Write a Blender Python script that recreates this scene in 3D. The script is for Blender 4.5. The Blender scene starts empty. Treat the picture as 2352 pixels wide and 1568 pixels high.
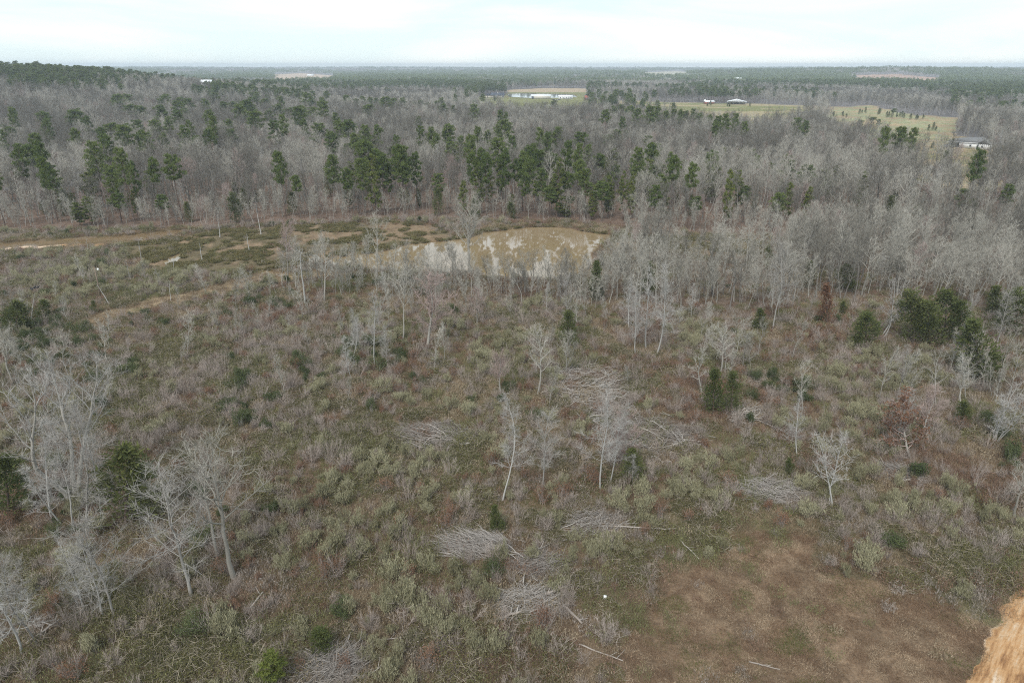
import bpy, math, random
import numpy as np
from mathutils import Vector, Matrix, Euler

# ------------------------------------------------------------------ camera
random.seed(7)
RNG = np.random.default_rng(7)
sc = bpy.context.scene
COL = sc.collection
CAM_H = 45.0
PITCH = math.radians(22.0)
cam_d = bpy.data.cameras.new("camera")
cam_d.lens = 24.0
cam_d.sensor_width = 36.0
cam_d.clip_start = 0.5
cam_d.clip_end = 40000.0
cam = bpy.data.objects.new("camera", cam_d)
cam.location = (0, 0, CAM_H)
cam.rotation_euler = (math.radians(90) - PITCH, 0, 0)
COL.objects.link(cam)
sc.camera = cam

# ------------------------------------------------------------------ world, sun, exposure
SUN_EL, SUN_AZ = math.radians(48), math.radians(200)
w = bpy.data.worlds.new("World")
sc.world = w
w.use_nodes = True
nt = w.node_tree
nt.nodes.clear()
wo = nt.nodes.new("ShaderNodeOutputWorld")
bg = nt.nodes.new("ShaderNodeBackground")
bg.inputs["Strength"].default_value = 0.1
sky = nt.nodes.new("ShaderNodeTexSky")
sky.sky_type = 'NISHITA'
sky.sun_disc = False
sky.sun_elevation = SUN_EL
sky.sun_rotation = SUN_AZ
sky.altitude = 100
sky.air_density = 1.0
sky.dust_density = 0.3
tc = nt.nodes.new("ShaderNodeTexCoord")
mp = nt.nodes.new("ShaderNodeMapping")
mp.inputs["Scale"].default_value = (1.0, 1.0, 7.0)
mp.inputs["Location"].default_value = (0.35, 0.2, 0.1)
nz = nt.nodes.new("ShaderNodeTexNoise")
nz.inputs["Scale"].default_value = 2.3
nz.inputs["Detail"].default_value = 6
nz.inputs["Roughness"].default_value = 0.55
nz.inputs["Distortion"].default_value = 0.5
cr = nt.nodes.new("ShaderNodeMapRange")
cr.inputs["From Min"].default_value = 0.40
cr.inputs["From Max"].default_value = 0.62
cr.inputs["To Min"].default_value = 0.0
cr.inputs["To Max"].default_value = 1.0
mx = nt.nodes.new("ShaderNodeMix")
mx.data_type = 'RGBA'
cl = nt.nodes.new("ShaderNodeMix")
cl.data_type = 'RGBA'
cl.inputs["A"].default_value = (3.75, 4.5, 4.8, 1)
cl.inputs["B"].default_value = (4.95, 5.2, 5.25, 1)
mx.inputs["Factor"].default_value = 0.88
L = nt.links.new
L(tc.outputs["Generated"], mp.inputs["Vector"])
L(mp.outputs["Vector"], nz.inputs["Vector"])
L(nz.outputs["Fac"], cr.inputs["Value"])
L(cr.outputs["Result"], cl.inputs["Factor"])
L(cl.outputs["Result"], mx.inputs["B"])
L(sky.outputs["Color"], mx.inputs["A"])
L(mx.outputs["Result"], bg.inputs["Color"])
L(bg.outputs["Background"], wo.inputs["Surface"])

sun_d = bpy.data.lights.new("sun", 'SUN')
sun_d.energy = 1.5
sun_d.angle = math.radians(25)
sun_d.color = (1.0, 0.96, 0.9)
sun = bpy.data.objects.new("sun", sun_d)
sun.rotation_euler = (math.radians(90) - SUN_EL, 0, math.pi - SUN_AZ)
sun.location = (0, 0, 200)
COL.objects.link(sun)
sc.view_settings.view_transform = 'Standard'
sc.view_settings.look = 'None'
sc.view_settings.gamma = 1
sc.view_settings.use_curve_mapping = False
sc.view_settings.exposure = 1.1
sc.cycles.use_denoising = False
sc.cycles.filter_width = 1.1
sc.cycles.max_bounces = 5
sc.cycles.diffuse_bounces = 3
sc.cycles.glossy_bounces = 2
sc.cycles.transmission_bounces = 2
sc.cycles.volume_bounces = 0
sc.cycles.transparent_max_bounces = 8

# ------------------------------------------------------------------ place <-> picture arithmetic (used only to survey where things stand)
CP, SP = math.cos(PITCH), math.sin(PITCH)
F = 1568.0


def project(x, y, z):
    dz = z - CAM_H
    df = y * CP - dz * SP
    du = y * SP + dz * CP
    df = np.where(df > 0.1, df, 0.1)
    return 1176 + F * x / df, 784 - F * du / df


def flat_ground(px, py, z=0.0):
    a, b = (px - 1176) / F, (784 - py) / F
    dy, dzz = CP + b * SP, -SP + b * CP
    t = (z - CAM_H) / min(dzz, -1e-4)
    return a * t, dy * t


def height_at(y, py_top):
    v = (784 - py_top) / F
    return CAM_H + y * (v * CP - SP) / (CP + v * SP)


def inside(px, py, poly):
    px, py = np.asarray(px, float), np.asarray(py, float)
    r = np.zeros(px.shape, bool)
    n = len(poly)
    for i in range(n):
        x1, y1 = poly[i]
        x2, y2 = poly[(i + 1) % n]
        if y1 == y2:
            continue
        c = ((y1 > py) != (y2 > py)) & (px < (x2 - x1) * (py - y1) / (y2 - y1) + x1)
        r ^= c
    return r


def hash2(i, j, s):
    v = np.sin(i * 127.1 + j * 311.7 + s * 74.7) * 43758.5453
    return v - np.floor(v)


def vnoise(x, y, s=0):
    x, y = np.asarray(x, float), np.asarray(y, float)
    i, j = np.floor(x), np.floor(y)
    u, v = x - i, y - j
    u, v = u * u * (3 - 2 * u), v * v * (3 - 2 * v)
    a, b = hash2(i, j, s), hash2(i + 1, j, s)
    c, d = hash2(i, j + 1, s), hash2(i + 1, j + 1, s)
    return (a * (1 - u) + b * u) * (1 - v) + (c * (1 - u) + d * u) * v


def fbm(x, y, s=0, o=4):
    r, a, t = 0, 1.0, 0
    for k in range(o):
        r = r + a * vnoise(x * 2 ** k, y * 2 ** k, s + k)
        t += a
        a *= .5
    return r / t


# water outlines, surveyed on the ground
POND_PX = [(735, 606), (800, 588), (880, 578), (925, 566), (1000, 556), (1060, 549), (1110, 533), (1170, 526), (1250, 522), (1300, 524),
           (1345, 533), (1400, 538), (1395, 552), (1378, 572), (1365, 600), (1350, 622), (1300, 640), (1200, 642), (1120, 640), (1080, 626),
           (1010, 628), (930, 626), (860, 622), (790, 618)]
FARPOND_PX = [(1163, 216), (1200, 214.8), (1262, 215.8), (1316, 217.6), (1326, 223), (1280, 225), (1220, 225.5), (1170, 222.5)]
STREAM_PX = [(-60, 566), (60, 556), (150, 552), (240, 546), (330, 538), (420, 528), (470, 524), (474, 528), (420, 538), (372, 550), (330, 552), (300, 553),
             (240, 558), (160, 560), (60, 566), (-60, 578)]
PUDDLES_PX = [[(372, 600), (392, 592), (412, 582), (421, 590), (404, 602), (380, 612)],
              [(590, 626), (616, 622), (650, 628), (690, 630), (660, 636), (620, 633)],
              [(700, 596), (722, 584), (735, 590), (730, 602), (708, 612)],
              [(1655, 628), (1690, 610), (1720, 612), (1700, 632)],
              [(1780, 640), (1820, 622), (1880, 630), (1850, 652), (1800, 655)],
              [(470, 630), (500, 626), (505, 632), (480, 636)]]


def to_world(poly, z=0.0):
    return [flat_ground(a, b, z) for a, b in poly]


def jag(poly, amp, seed):
    """a shore line: subdivide an outline and push it in and out"""
    r = random.Random(seed)
    for _ in range(2):
        out = []
        for i, p in enumerate(poly):
            q = poly[(i + 1) % len(poly)]
            d = math.hypot(q[0] - p[0], q[1] - p[1])
            out.append(p)
            out.append(((p[0] + q[0]) / 2 + r.uniform(-amp, amp) * min(1, d / 6), (p[1] + q[1]) / 2 + r.uniform(-amp, amp) * min(1, d / 6)))
        poly = out
        amp *= .6
    return poly


WATER_Z = -0.25
POND = jag(to_world(POND_PX, WATER_Z), 1.2, 1)
FARPOND = to_world(FARPOND_PX, WATER_Z)
STREAM = jag(to_world(STREAM_PX, WATER_Z), .5, 2)
PUDDLES = [jag(to_world(p, WATER_Z), .5, 3 + i) for i, p in enumerate(PUDDLES_PX)]


def sdist(x, y, poly):
    """distance to an outline, negative inside"""
    x, y = np.asarray(x, float), np.asarray(y, float)
    d = np.full(x.shape, 1e9)
    for i in range(len(poly)):
        ax, ay = poly[i]
        bx, by = poly[(i + 1) % len(poly)]
        ex, ey = bx - ax, by - ay
        t = np.clip(((x - ax) * ex + (y - ay) * ey) / (ex * ex + ey * ey + 1e-9), 0, 1)
        d = np.minimum(d, np.hypot(x - ax - t * ex, y - ay - t * ey))
    return np.where(inside(x, y, poly), -d, d)


def box_of(poly, m):
    p = np.array(poly)
    return p[:, 0].min() - m, p[:, 0].max() + m, p[:, 1].min() - m, p[:, 1].max() + m


WATERS = [(POND, 1.0), (FARPOND, 1.0), (STREAM, .5)] + [(p, .5) for p in PUDDLES]
ROAD_PX = [(2105, 1830), (2165, 1690), (2238, 1568), (2268, 1490), (2310, 1415), (2362, 1325), (2410, 1230), (2500, 1110), (2620, 980), (2790, 840)]
ROAD_EDGE = to_world(ROAD_PX)


def smooth(a, b, x):
    t = np.clip((x - a) / (b - a), 0, 1)
    return t * t * (3 - 2 * t)


def terrain(x, y, water=True):
    x, y = np.asarray(x, float), np.asarray(y, float)
    r = np.hypot(x, y)
    h = (fbm(x / 22, y / 22, 3, 3) - .5) * .9 * smooth(30, 90, r)
    h = h * (1 - smooth(250, 800, r)) + (fbm(x / 220, y / 220, 5, 3) - .5) * 9 * smooth(300, 1000, r)
    h = h + 31 * np.exp(-((x + 560) / 250) ** 2 - ((y - 800) / 300) ** 2)
    h = h + 20 * np.exp(-((x - 1450) / 900) ** 2 - ((y - 2900) / 500) ** 2)
    h = h + 13 * np.exp(-((x - 2100) / 900) ** 2 - ((y - 2500) / 700) ** 2)
    h = h + smooth(1800, 6500, r) * 15 + (fbm(x / 900, y / 900, 9, 3) - .5) * 26 * smooth(1500, 4000, r)
    farm = np.exp(-((x - 150) / 330) ** 2 - ((y - 1100) / 380) ** 2)
    h = h * (1 - farm)
    if water:
        for poly, depth in WATERS:
            x0, x1, y0, y1 = box_of(poly, 8)
            m = (x > x0) & (x < x1) & (y > y0) & (y < y1)
            if m.any():
                d = sdist(x[m], y[m], poly)
                big = depth > .9
                k = smooth(6 if big else 1.5, 0, d)
                hh = h[m] * (1 - k) + k * -0.10
                h[m] = np.where(d < .4, -0.25 - depth * smooth(.4, -2.5, d) + .1 * smooth(0, .4, d), hh)
    return h


def ground(px, py, dz=0.0):
    x, y = flat_ground(px, py, dz)
    for _ in range(6):
        z = float(terrain(np.array([x]), np.array([y]), False)[0])
        x, y = flat_ground(px, py, z + dz)
    return x, y, z


# ------------------------------------------------------------------ zones (picture outlines of what grows where)
CLEARINGS = {
    'far_tan': [(622, 172), (690, 168.5), (770, 174), (775, 180), (700, 181), (640, 181)],
    'farm': [(1088, 227), (1112, 221), (1158, 221), (1166, 207), (1240, 203), (1346, 204), (1349, 226), (1400, 231), (1560, 236), (1760, 240), (1895, 246),
             (1890, 256), (1800, 262), (1690, 262), (1560, 252), (1440, 243), (1330, 238), (1200, 236), (1100, 233)],
    'rose': [(1962, 173), (2060, 171), (2165, 180), (2150, 188), (2060, 181), (1965, 180)],
    'pale': [(1470, 167), (1560, 164), (1590, 168), (1520, 173)],
    'past': [(1895, 246), (2000, 243), (2030, 251), (2100, 262), (2205, 270), (2210, 300), (2120, 318), (2060, 300), (2000, 280), (1905, 264)],
    'yard': [(2120, 318), (2190, 322), (2200, 312), (2265, 318), (2275, 334), (2352, 336), (2352, 352), (2230, 352), (2170, 346), (2110, 334)],
    'ridge': [(-10, 322), (16, 322), (16, 346), (-10, 346)],
}


def clearing_of(x, y, z, top=14.0):
    """0 where none, else 1 + index of the clearing whose view a tree here would stand in"""
    out = np.zeros(np.shape(x), int)
    jx = (fbm(np.asarray(x) / 40, np.asarray(y) / 40, 241, 3) - .5) * 46
    jy = (fbm(np.asarray(x) / 40, np.asarray(y) / 40, 251, 3) - .5) * 9
    for dz in (0.0, top * .5, top):
        px, py = project(x, y, z + dz)
        sm = np.clip((py - 190) / 60, .15, 1)
        px, py = px + jx * sm, py + jy * sm
        for k, (n, poly) in enumerate(CLEARINGS.items()):
            out = np.where((out == 0) & inside(px, py, poly), k + 1, out)
    return out


BACK_X = [-900, 0, 400, 650, 800, 900, 1100, 1300, 1420, 1560, 1800, 1900, 2352, 3300]
BACK_Y = [534, 530, 522, 513, 506, 501, 503, 508, 519, 534, 540, 556, 560, 560]
RIGHT_WOOD = [(1405, 600), (1440, 556), (1500, 548), (1560, 582), (1780, 582), (1860, 540), (3200, 540), (3200, 820), (2352, 790), (2250, 715), (2050, 690),
              (1900, 690), (1750, 716), (1650, 706), (1500, 716), (1300, 700), (1120, 695), (1115, 655), (1380, 652)]
FRONT_STRIP = [(590, 640), (690, 612), (780, 622), (930, 630), (1115, 645), (1120, 700), (960, 700), (800, 690), (690, 670)]
MARSH = [(300, 560), (420, 545), (470, 530), (720, 516), (900, 508), (1000, 518), (1050, 545), (930, 562), (860, 580), (735, 604), (600, 626), (400, 622), (290, 600)]
MARSH_R = [(1400, 545), (1530, 540), (1790, 556), (1770, 586), (1560, 584), (1400, 570)]
BANK_FAR = [(1040, 530), (1180, 516), (1320, 518), (1420, 532), (1400, 540), (1340, 531), (1250, 521), (1110, 531)]
SAND = [(-80, 586), (-60, 560), (60, 552), (150, 545), (240, 541), (335, 536), (350, 546), (330, 556), (240, 564), (150, 568), (60, 572)]
PATH = [(150, 752), (215, 722), (330, 690), (430, 672), (545, 642), (600, 628), (720, 622), (830, 630), (720, 640), (610, 650), (520, 672), (410, 696), (300, 722), (210, 758)]
MOWN = [(1560, 1290), (1660, 1215), (1780, 1180), (1850, 1215), (1900, 1290), (1980, 1330), (2100, 1330), (2200, 1390), (2260, 1450), (2200, 1700), (1330, 1700), (1380, 1500), (1450, 1390)]


def in_mown(px, py, x, y):
    k_ = (fbm(np.asarray(x) / 6, np.asarray(y) / 6, 131, 4) - .5)
    k2_ = (fbm(np.asarray(x) / 6, np.asarray(y) / 6, 141, 4) - .5)
    return inside(np.asarray(px) + k_ * 190, np.asarray(py) + k2_ * 150, MOWN)


def stand_pid(x, y, n, sc_=26.0):
    """which prototype: even ones are pale barked, odd ones dark; they grow in stands"""
    d = fbm(np.asarray(x) / sc_, np.asarray(y) / sc_, 201, 4) + np.random.default_rng(3).normal(0, .07, np.shape(x))
    r_ = np.random.default_rng(4).integers(0, n // 2, np.shape(x)) * 2
    return r_ + (d > .485)


def woods(px, py):
    return (py < np.interp(px, BACK_X, BACK_Y))


# ------------------------------------------------------------------ materials
def mat_new(name):
    m = bpy.data.materials.new(name)
    m.use_nodes = True
    t = m.node_tree
    t.nodes.clear()
    o = t.nodes.new("ShaderNodeOutputMaterial")
    return m, t, o


def plant_mat(name, c1, c2, trans=0.0, spread=1.0):
    """two natural tones of one growth, chosen per plant and per clump"""
    m, t, o = mat_new(name)
    oi = t.nodes.new("ShaderNodeObjectInfo")
    at = t.nodes.new("ShaderNodeAttribute")
    at.attribute_name = "tone"
    ad = t.nodes.new("ShaderNodeMath")
    ad.operation = 'MULTIPLY_ADD'
    ad.inputs[1].default_value = 0.55 * spread
    t.links.new(oi.outputs["Random"], ad.inputs[0])
    sc_ = t.nodes.new("ShaderNodeMath")
    sc_.operation = 'MULTIPLY'
    sc_.inputs[1].default_value = 0.45
    t.links.new(at.outputs["Fac"], sc_.inputs[0])
    t.links.new(sc_.outputs[0], ad.inputs[2])
    mi = t.nodes.new("ShaderNodeMix")
    mi.data_type = 'RGBA'
    mi.inputs["A"].default_value = (*c1, 1)
    mi.inputs["B"].default_value = (*c2, 1)
    t.links.new(ad.outputs[0], mi.inputs["Factor"])
    d = t.nodes.new("ShaderNodeBsdfDiffuse")
    t.links.new(mi.outputs["Result"], d.inputs["Color"])
    if trans:
        tr = t.nodes.new("ShaderNodeBsdfTranslucent")
        t.links.new(mi.outputs["Result"], tr.inputs["Color"])
        ms = t.nodes.new("ShaderNodeMixShader")
        ms.inputs[0].default_value = trans
        t.links.new(d.outputs[0], ms.inputs[1])
        t.links.new(tr.outputs[0], ms.inputs[2])
        t.links.new(ms.outputs[0], o.inputs["Surface"])
    else:
        t.links.new(d.outputs[0], o.inputs["Surface"])
    return m


def plain_mat(name, col, rough=.7, noise=0.0, scale=4.0, metal=0.0, coord="Object"):
    m, t, o = mat_new(name)
    b = t.nodes.new("ShaderNodeBsdfPrincipled")
    b.inputs["Roughness"].default_value = rough
    b.inputs["Metallic"].default_value = metal
    b.inputs["Base Color"].default_value = (*col, 1)
    if noise:
        tcn = t.nodes.new("ShaderNodeTexCoord")
        n = t.nodes.new("ShaderNodeTexNoise")
        n.inputs["Scale"].default_value = scale
        n.inputs["Detail"].default_value = 5
        t.links.new(tcn.outputs[coord], n.inputs["Vector"])
        mi = t.nodes.new("ShaderNodeMix")
        mi.data_type = 'RGBA'
        mi.inputs["A"].default_value = (*[c * (1 - noise) for c in col], 1)
        mi.inputs["B"].default_value = (*[min(1, c * (1 + noise)) for c in col], 1)
        t.links.new(n.outputs["Fac"], mi.inputs["Factor"])
        t.links.new(mi.outputs["Result"], b.inputs["Base Color"])
    t.links.new(b.outputs[0], o.inputs["Surface"])
    return m


M = {}
M['bark'] = plant_mat("grey_bark", (.18, .165, .14), (.42, .40, .36))
M['twig'] = plant_mat("grey_twigs", (.20, .188, .16), (.47, .445, .39))
M['twig_d'] = plant_mat("dark_grey_twigs", (.105, .097, .082), (.22, .205, .175))
M['bark_d'] = plant_mat("dark_grey_bark", (.11, .10, .09), (.24, .22, .20))
M['twig_rose'] = plant_mat("rosy_twigs", (.27, .20, .18), (.40, .32, .29))
M['bark_pale'] = plant_mat("pale_bark", (.27, .26, .24), (.47, .46, .435))
M['bark_pale_d'] = plant_mat('dull_pale_bark', (.20, .185, .165), (.36, .345, .32))
M['twig_pale_d'] = plant_mat('dull_pale_twigs', (.22, .205, .185), (.38, .36, .335))
M['twig_pale'] = plant_mat("pale_twigs", (.27, .255, .235), (.47, .455, .43))
M['bark_pine'] = plant_mat("pine_bark", (.09, .065, .05), (.16, .12, .10))
M['needle'] = plant_mat("pine_needles", (.080, .115, .032), (.165, .20, .062), .3)
M['needle_y'] = plant_mat("young_pine_needles", (.10, .125, .035), (.18, .20, .055), .3)
M['cedar'] = plant_mat("cedar_sprays", (.065, .085, .03), (.15, .16, .06), .3)
M['leaf_dark'] = plant_mat("evergreen_leaves", (.055, .075, .032), (.125, .145, .065), .3)
M['leaf_olive'] = plant_mat("briar_leaves", (.09, .088, .038), (.19, .175, .075), .3)
M['leaf_rust'] = plant_mat("dry_oak_leaves", (.15, .078, .046), (.30, .18, .12), .3)
M['stem_pale'] = plant_mat("shrub_stems", (.25, .21, .165), (.40, .345, .27))
M['leaf_pale'] = plant_mat("shrub_plumes", (.225, .21, .125), (.43, .405, .27), .3)
M['twig_mauve'] = plant_mat("mauve_twigs", (.22, .18, .155), (.42, .36, .32))
M['grass'] = plant_mat("dry_grass_blades", (.13, .086, .052), (.48, .375, .255), .3, 1.0)
M['grass_g'] = plant_mat("green_grass_blades", (.085, .095, .035), (.22, .21, .09), .3)
M['sedge'] = plant_mat("sedge_blades", (.085, .085, .034), (.25, .21, .105), .3)
M['stick'] = plant_mat("weathered_sticks", (.16, .14, .12), (.55, .51, .47))
M['weed_straw'] = plant_mat('straw_stalks', (.25, .195, .13), (.49, .405, .29), .2)
M['weed_rust'] = plant_mat('rusty_stalks', (.165, .10, .07), (.33, .225, .165), .2)
M['weed_grey'] = plant_mat('grey_stalks', (.23, .195, .165), (.43, .375, .33), .2)
M['weed_olive'] = plant_mat('olive_stalks', (.13, .135, .06), (.27, .265, .13), .2)
M['brush_twig'] = plant_mat('brush_twigs', (.17, .148, .13), (.44, .405, .375))
M['log'] = plant_mat("weathered_logs", (.27, .23, .20), (.42, .38, .34))


def ground_mat():
    m, t, o = mat_new("soil")
    at = t.nodes.new("ShaderNodeAttribute")
    at.attribute_name = "soil"
    tcn = t.nodes.new("ShaderNodeTexCoord")
    n1 = t.nodes.new("ShaderNodeTexNoise")
    n1.inputs["Scale"].default_value = .35
    n1.inputs["Detail"].default_value = 8
    n1.inputs["Roughness"].default_value = .7
    n2 = t.nodes.new("ShaderNodeTexNoise")
    n2.inputs["Scale"].default_value = 3.0
    n2.inputs["Detail"].default_value = 6
    n2.inputs["Roughness"].default_value = .75
    for n in (n1, n2):
        t.links.new(tcn.outputs["Object"], n.inputs["Vector"])
    hs = t.nodes.new("ShaderNodeMapRange")
    hs.inputs["From Min"].default_value = .3
    hs.inputs["From Max"].default_value = .7
    hs.inputs["To Min"].default_value = .6
    hs.inputs["To Max"].default_value = 1.4
    t.links.new(n1.outputs["Fac"], hs.inputs["Value"])
    h2 = t.nodes.new("ShaderNodeMapRange")
    h2.inputs["From Min"].default_value = .3
    h2.inputs["From Max"].default_value = .7
    h2.inputs["To Min"].default_value = .6
    h2.inputs["To Max"].default_value = 1.4
    t.links.new(n2.outputs["Fac"], h2.inputs["Value"])
    mu = t.nodes.new("ShaderNodeMath")
    mu.operation = 'MULTIPLY'
    t.links.new(hs.outputs[0], mu.inputs[0])
    t.links.new(h2.outputs[0], mu.inputs[1])
    vm = t.nodes.new("ShaderNodeVectorMath")
    vm.operation = 'SCALE'
    t.links.new(at.outputs["Color"], vm.inputs[0])
    t.links.new(mu.outputs[0], vm.inputs["Scale"])
    b = t.nodes.new("ShaderNodeBsdfDiffuse")
    t.links.new(vm.outputs[0], b.inputs["Color"])
    bp = t.nodes.new("ShaderNodeBump")
    bp.inputs["Strength"].default_value = .6
    bp.inputs["Distance"].default_value = .25
    t.links.new(n2.outputs["Fac"], bp.inputs["Height"])
    t.links.new(bp.outputs[0], b.inputs["Normal"])
    t.links.new(b.outputs[0], o.inputs["Surface"])
    return m


def water_mat(name, col, rough=.02):
    m, t, o = mat_new(name)
    b = t.nodes.new("ShaderNodeBsdfPrincipled")
    b.inputs["Base Color"].default_value = (*col, 1)
    b.inputs["Roughness"].default_value = rough
    b.inputs["IOR"].default_value = 1.8
    tcn = t.nodes.new("ShaderNodeTexCoord")
    n = t.nodes.new("ShaderNodeTexNoise")
    n.inputs["Scale"].default_value = 1.2
    n.inputs["Detail"].default_value = 3
    t.links.new(tcn.outputs["Object"], n.inputs["Vector"])
    bp = t.nodes.new("ShaderNodeBump")
    bp.inputs["Strength"].default_value = .12
    bp.inputs["Distance"].default_value = .03
    t.links.new(n.outputs["Fac"], bp.inputs["Height"])
    t.links.new(bp.outputs[0], b.inputs["Normal"])
    t.links.new(b.outputs[0], o.inputs["Surface"])
    return m


# ------------------------------------------------------------------ mesh building
class MB:
    def __init__(s):
        s.v, s.t, s.tone, s.n = [], [], [], 0

    def add(s, verts, tris, tone=0.5):
        verts = np.asarray(verts, np.float32).reshape(-1, 3)
        s.v.append(verts)
        s.t.append(np.asarray(tris, np.int64).reshape(-1, 3) + s.n)
        s.tone.append(np.broadcast_to(np.asarray(tone, np.float32), (len(verts),)))
        s.n += len(verts)

    def tube(s, pts, rad, sides=5, tone=.5, cap=False):
        pts = np.asarray(pts, float)
        k = len(pts)
        rad = np.broadcast_to(np.asarray(rad, float), (k,))
        d = np.gradient(pts, axis=0)
        d /= np.linalg.norm(d, axis=1, keepdims=True) + 1e-9
        ref = np.array([1.0, 0, 0]) if abs(d[0][0]) < .8 else np.array([0, 1.0, 0])
        a = np.cross(d, ref)
        a /= np.linalg.norm(a, axis=1, keepdims=True) + 1e-9
        b = np.cross(d, a)
        th = np.arange(sides) * 2 * np.pi / sides
        ring = pts[:, None, :] + rad[:, None, None] * (np.cos(th)[None, :, None] * a[:, None, :] + np.sin(th)[None, :, None] * b[:, None, :])
        i = np.arange(k - 1)[:, None] * sides + np.arange(sides)[None, :]
        j = np.arange(k - 1)[:, None] * sides + (np.arange(sides)[None, :] + 1) % sides
        t = np.concatenate([np.stack([i, j, j + sides], -1).reshape(-1, 3), np.stack([i, j + sides, i + sides], -1).reshape(-1, 3)])
        vv = ring.reshape(-1, 3)
        if cap:
            e = []
            for base, flip in ((0, 1), ((k - 1) * sides, 0)):
                for q in range(1, sides - 1):
                    e.append((base, base + q + 1, base + q) if flip else (base, base + q, base + q + 1))
            t = np.concatenate([t, np.array(e)])
        s.add(vv, t, tone)

    def ribbons(s, p, d, length, width, rng, tone=None, bend=0.0):
        """thin tapering twigs or blades, two triangles and a tip each"""
        n = len(p)
        if n == 0:
            return
        d = d / (np.linalg.norm(d, axis=1, keepdims=True) + 1e-9)
        q = np.cross(d, rng.normal(size=(n, 3)))
        q /= np.linalg.norm(q, axis=1, keepdims=True) + 1e-9
        length = np.broadcast_to(length, (n,))[:, None]
        width = np.broadcast_to(width, (n,))[:, None]
        mid = p + d * length * .55
        d2 = d + rng.normal(size=(n, 3)) * .25 + np.array([0, 0, bend])
        tip = mid + d2 / (np.linalg.norm(d2, axis=1, keepdims=True)) * length * .45
        v = np.stack([p - q * width, p + q * width, mid - q * width * .7, mid + q * width * .7, tip], 1).reshape(-1, 3)
        k = np.arange(n)[:, None] * 5
        t = np.concatenate([k + np.array([0, 1, 3]), k + np.array([0, 3, 2]), k + np.array([2, 3, 4])])
        if tone is None:
            tone = rng.random(n)
        s.add(v, t, np.repeat(np.broadcast_to(tone, (n,)), 5))

    def leaves(s, c, size, rng, tone=None, flat=0.0, long=1.0, axis=None):
        """loose triangles, one per leaf or spray, centred on c"""
        n = len(c)
        if n == 0:
            return
        a = rng.normal(size=(n, 3))
        if axis is not None:
            a = axis + a * .45
        a[:, 2] *= (1 - flat)
        a /= np.linalg.norm(a, axis=1, keepdims=True) + 1e-9
        b = np.cross(a, rng.normal(size=(n, 3)) + np.array([0, 0, flat * 2]))
        b /= np.linalg.norm(b, axis=1, keepdims=True) + 1e-9
        size = np.broadcast_to(size, (n,))[:, None]
        v = np.stack([c - a * size * .5 * long - b * size * .35, c - a * size * .4 * long + b * size * .4, c + a * size * .7 * long], 1).reshape(-1, 3)
        t = np.arange(n)[:, None] * 3 + np.array([0, 1, 2])
        if tone is None:
            tone = rng.random(n)
        s.add(v, t, np.repeat(np.broadcast_to(tone, (n,)), 3))

    def box(s, x0, x1, y0, y1, z0, z1, tone=.5):
        v = [(x, y, z) for z in (z0, z1) for y in (y0, y1) for x in (x0, x1)]
        q = [(0, 2, 3, 1), (4, 5, 7, 6), (0, 1, 5, 4), (2, 6, 7, 3), (0, 4, 6, 2), (1, 3, 7, 5)]
        s.add(v, [x for a, b, c, d in q for x in ((a, b, c), (a, c, d))], tone)

    def prism(s, poly, y0, y1, tone=.5):
        """an x-z outline run along y"""
        k = len(poly)
        v = [(x, y0, z) for x, z in poly] + [(x, y1, z) for x, z in poly]
        t = []
        for i in range(k):
            j = (i + 1) % k
            t += [(i, j, j + k), (i, j + k, i + k)]
        for i in range(1, k - 1):
            t += [(0, i + 1, i), (k, k + i, k + i + 1)]
        s.add(v, t, tone)

    def get(s):
        return np.concatenate(s.v), np.concatenate(s.t), np.concatenate(s.tone)


def mesh_of(name, parts, smooth_=False):
    """parts: (MB, material); one mesh"""
    V, T, O, I = [], [], [], []
    n = 0
    me = bpy.data.meshes.new(name)
    for k, (mb, mt) in enumerate(parts):
        v, t, o = mb.get()
        V.append(v)
        T.append(t + n)
        O.append(o)
        I.append(np.full(len(t), k, np.int32))
        n += len(v)
        me.materials.append(mt)
    V, T, O, I = map(np.concatenate, (V, T, O, I))
    me.vertices.add(len(V))
    me.vertices.foreach_set("co", V.astype(np.float32).ravel())
    me.loops.add(T.size)
    me.loops.foreach_set("vertex_index", T.astype(np.int32).ravel())
    me.polygons.add(len(T))
    me.polygons.foreach_set("loop_start", np.arange(0, T.size, 3, dtype=np.int32))
    me.polygons.foreach_set("material_index", I)
    if smooth_:
        me.polygons.foreach_set("use_smooth", np.ones(len(T), bool))
    a = me.attributes.new("tone", 'FLOAT', 'POINT')
    a.data.foreach_set("value", O.astype(np.float32))
    me.update(calc_edges=True)
    return me


def link(name, me, parent=None, loc=None, rot=None, scale=None):
    o = bpy.data.objects.new(name, me)
    COL.objects.link(o)
    if parent is not None:
        o.parent = parent
    if loc is not None:
        o.location = loc
    if rot is not None:
        o.rotation_euler = rot
    if scale is not None:
        o.scale = scale if hasattr(scale, '__len__') else (scale,) * 3
    return o


def tag(o, label=None, cat=None, group=None, kind=None):
    for k, v in (("label", label), ("category", cat), ("group", group), ("kind", kind)):
        if v:
            o[k] = v
    return o


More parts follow.
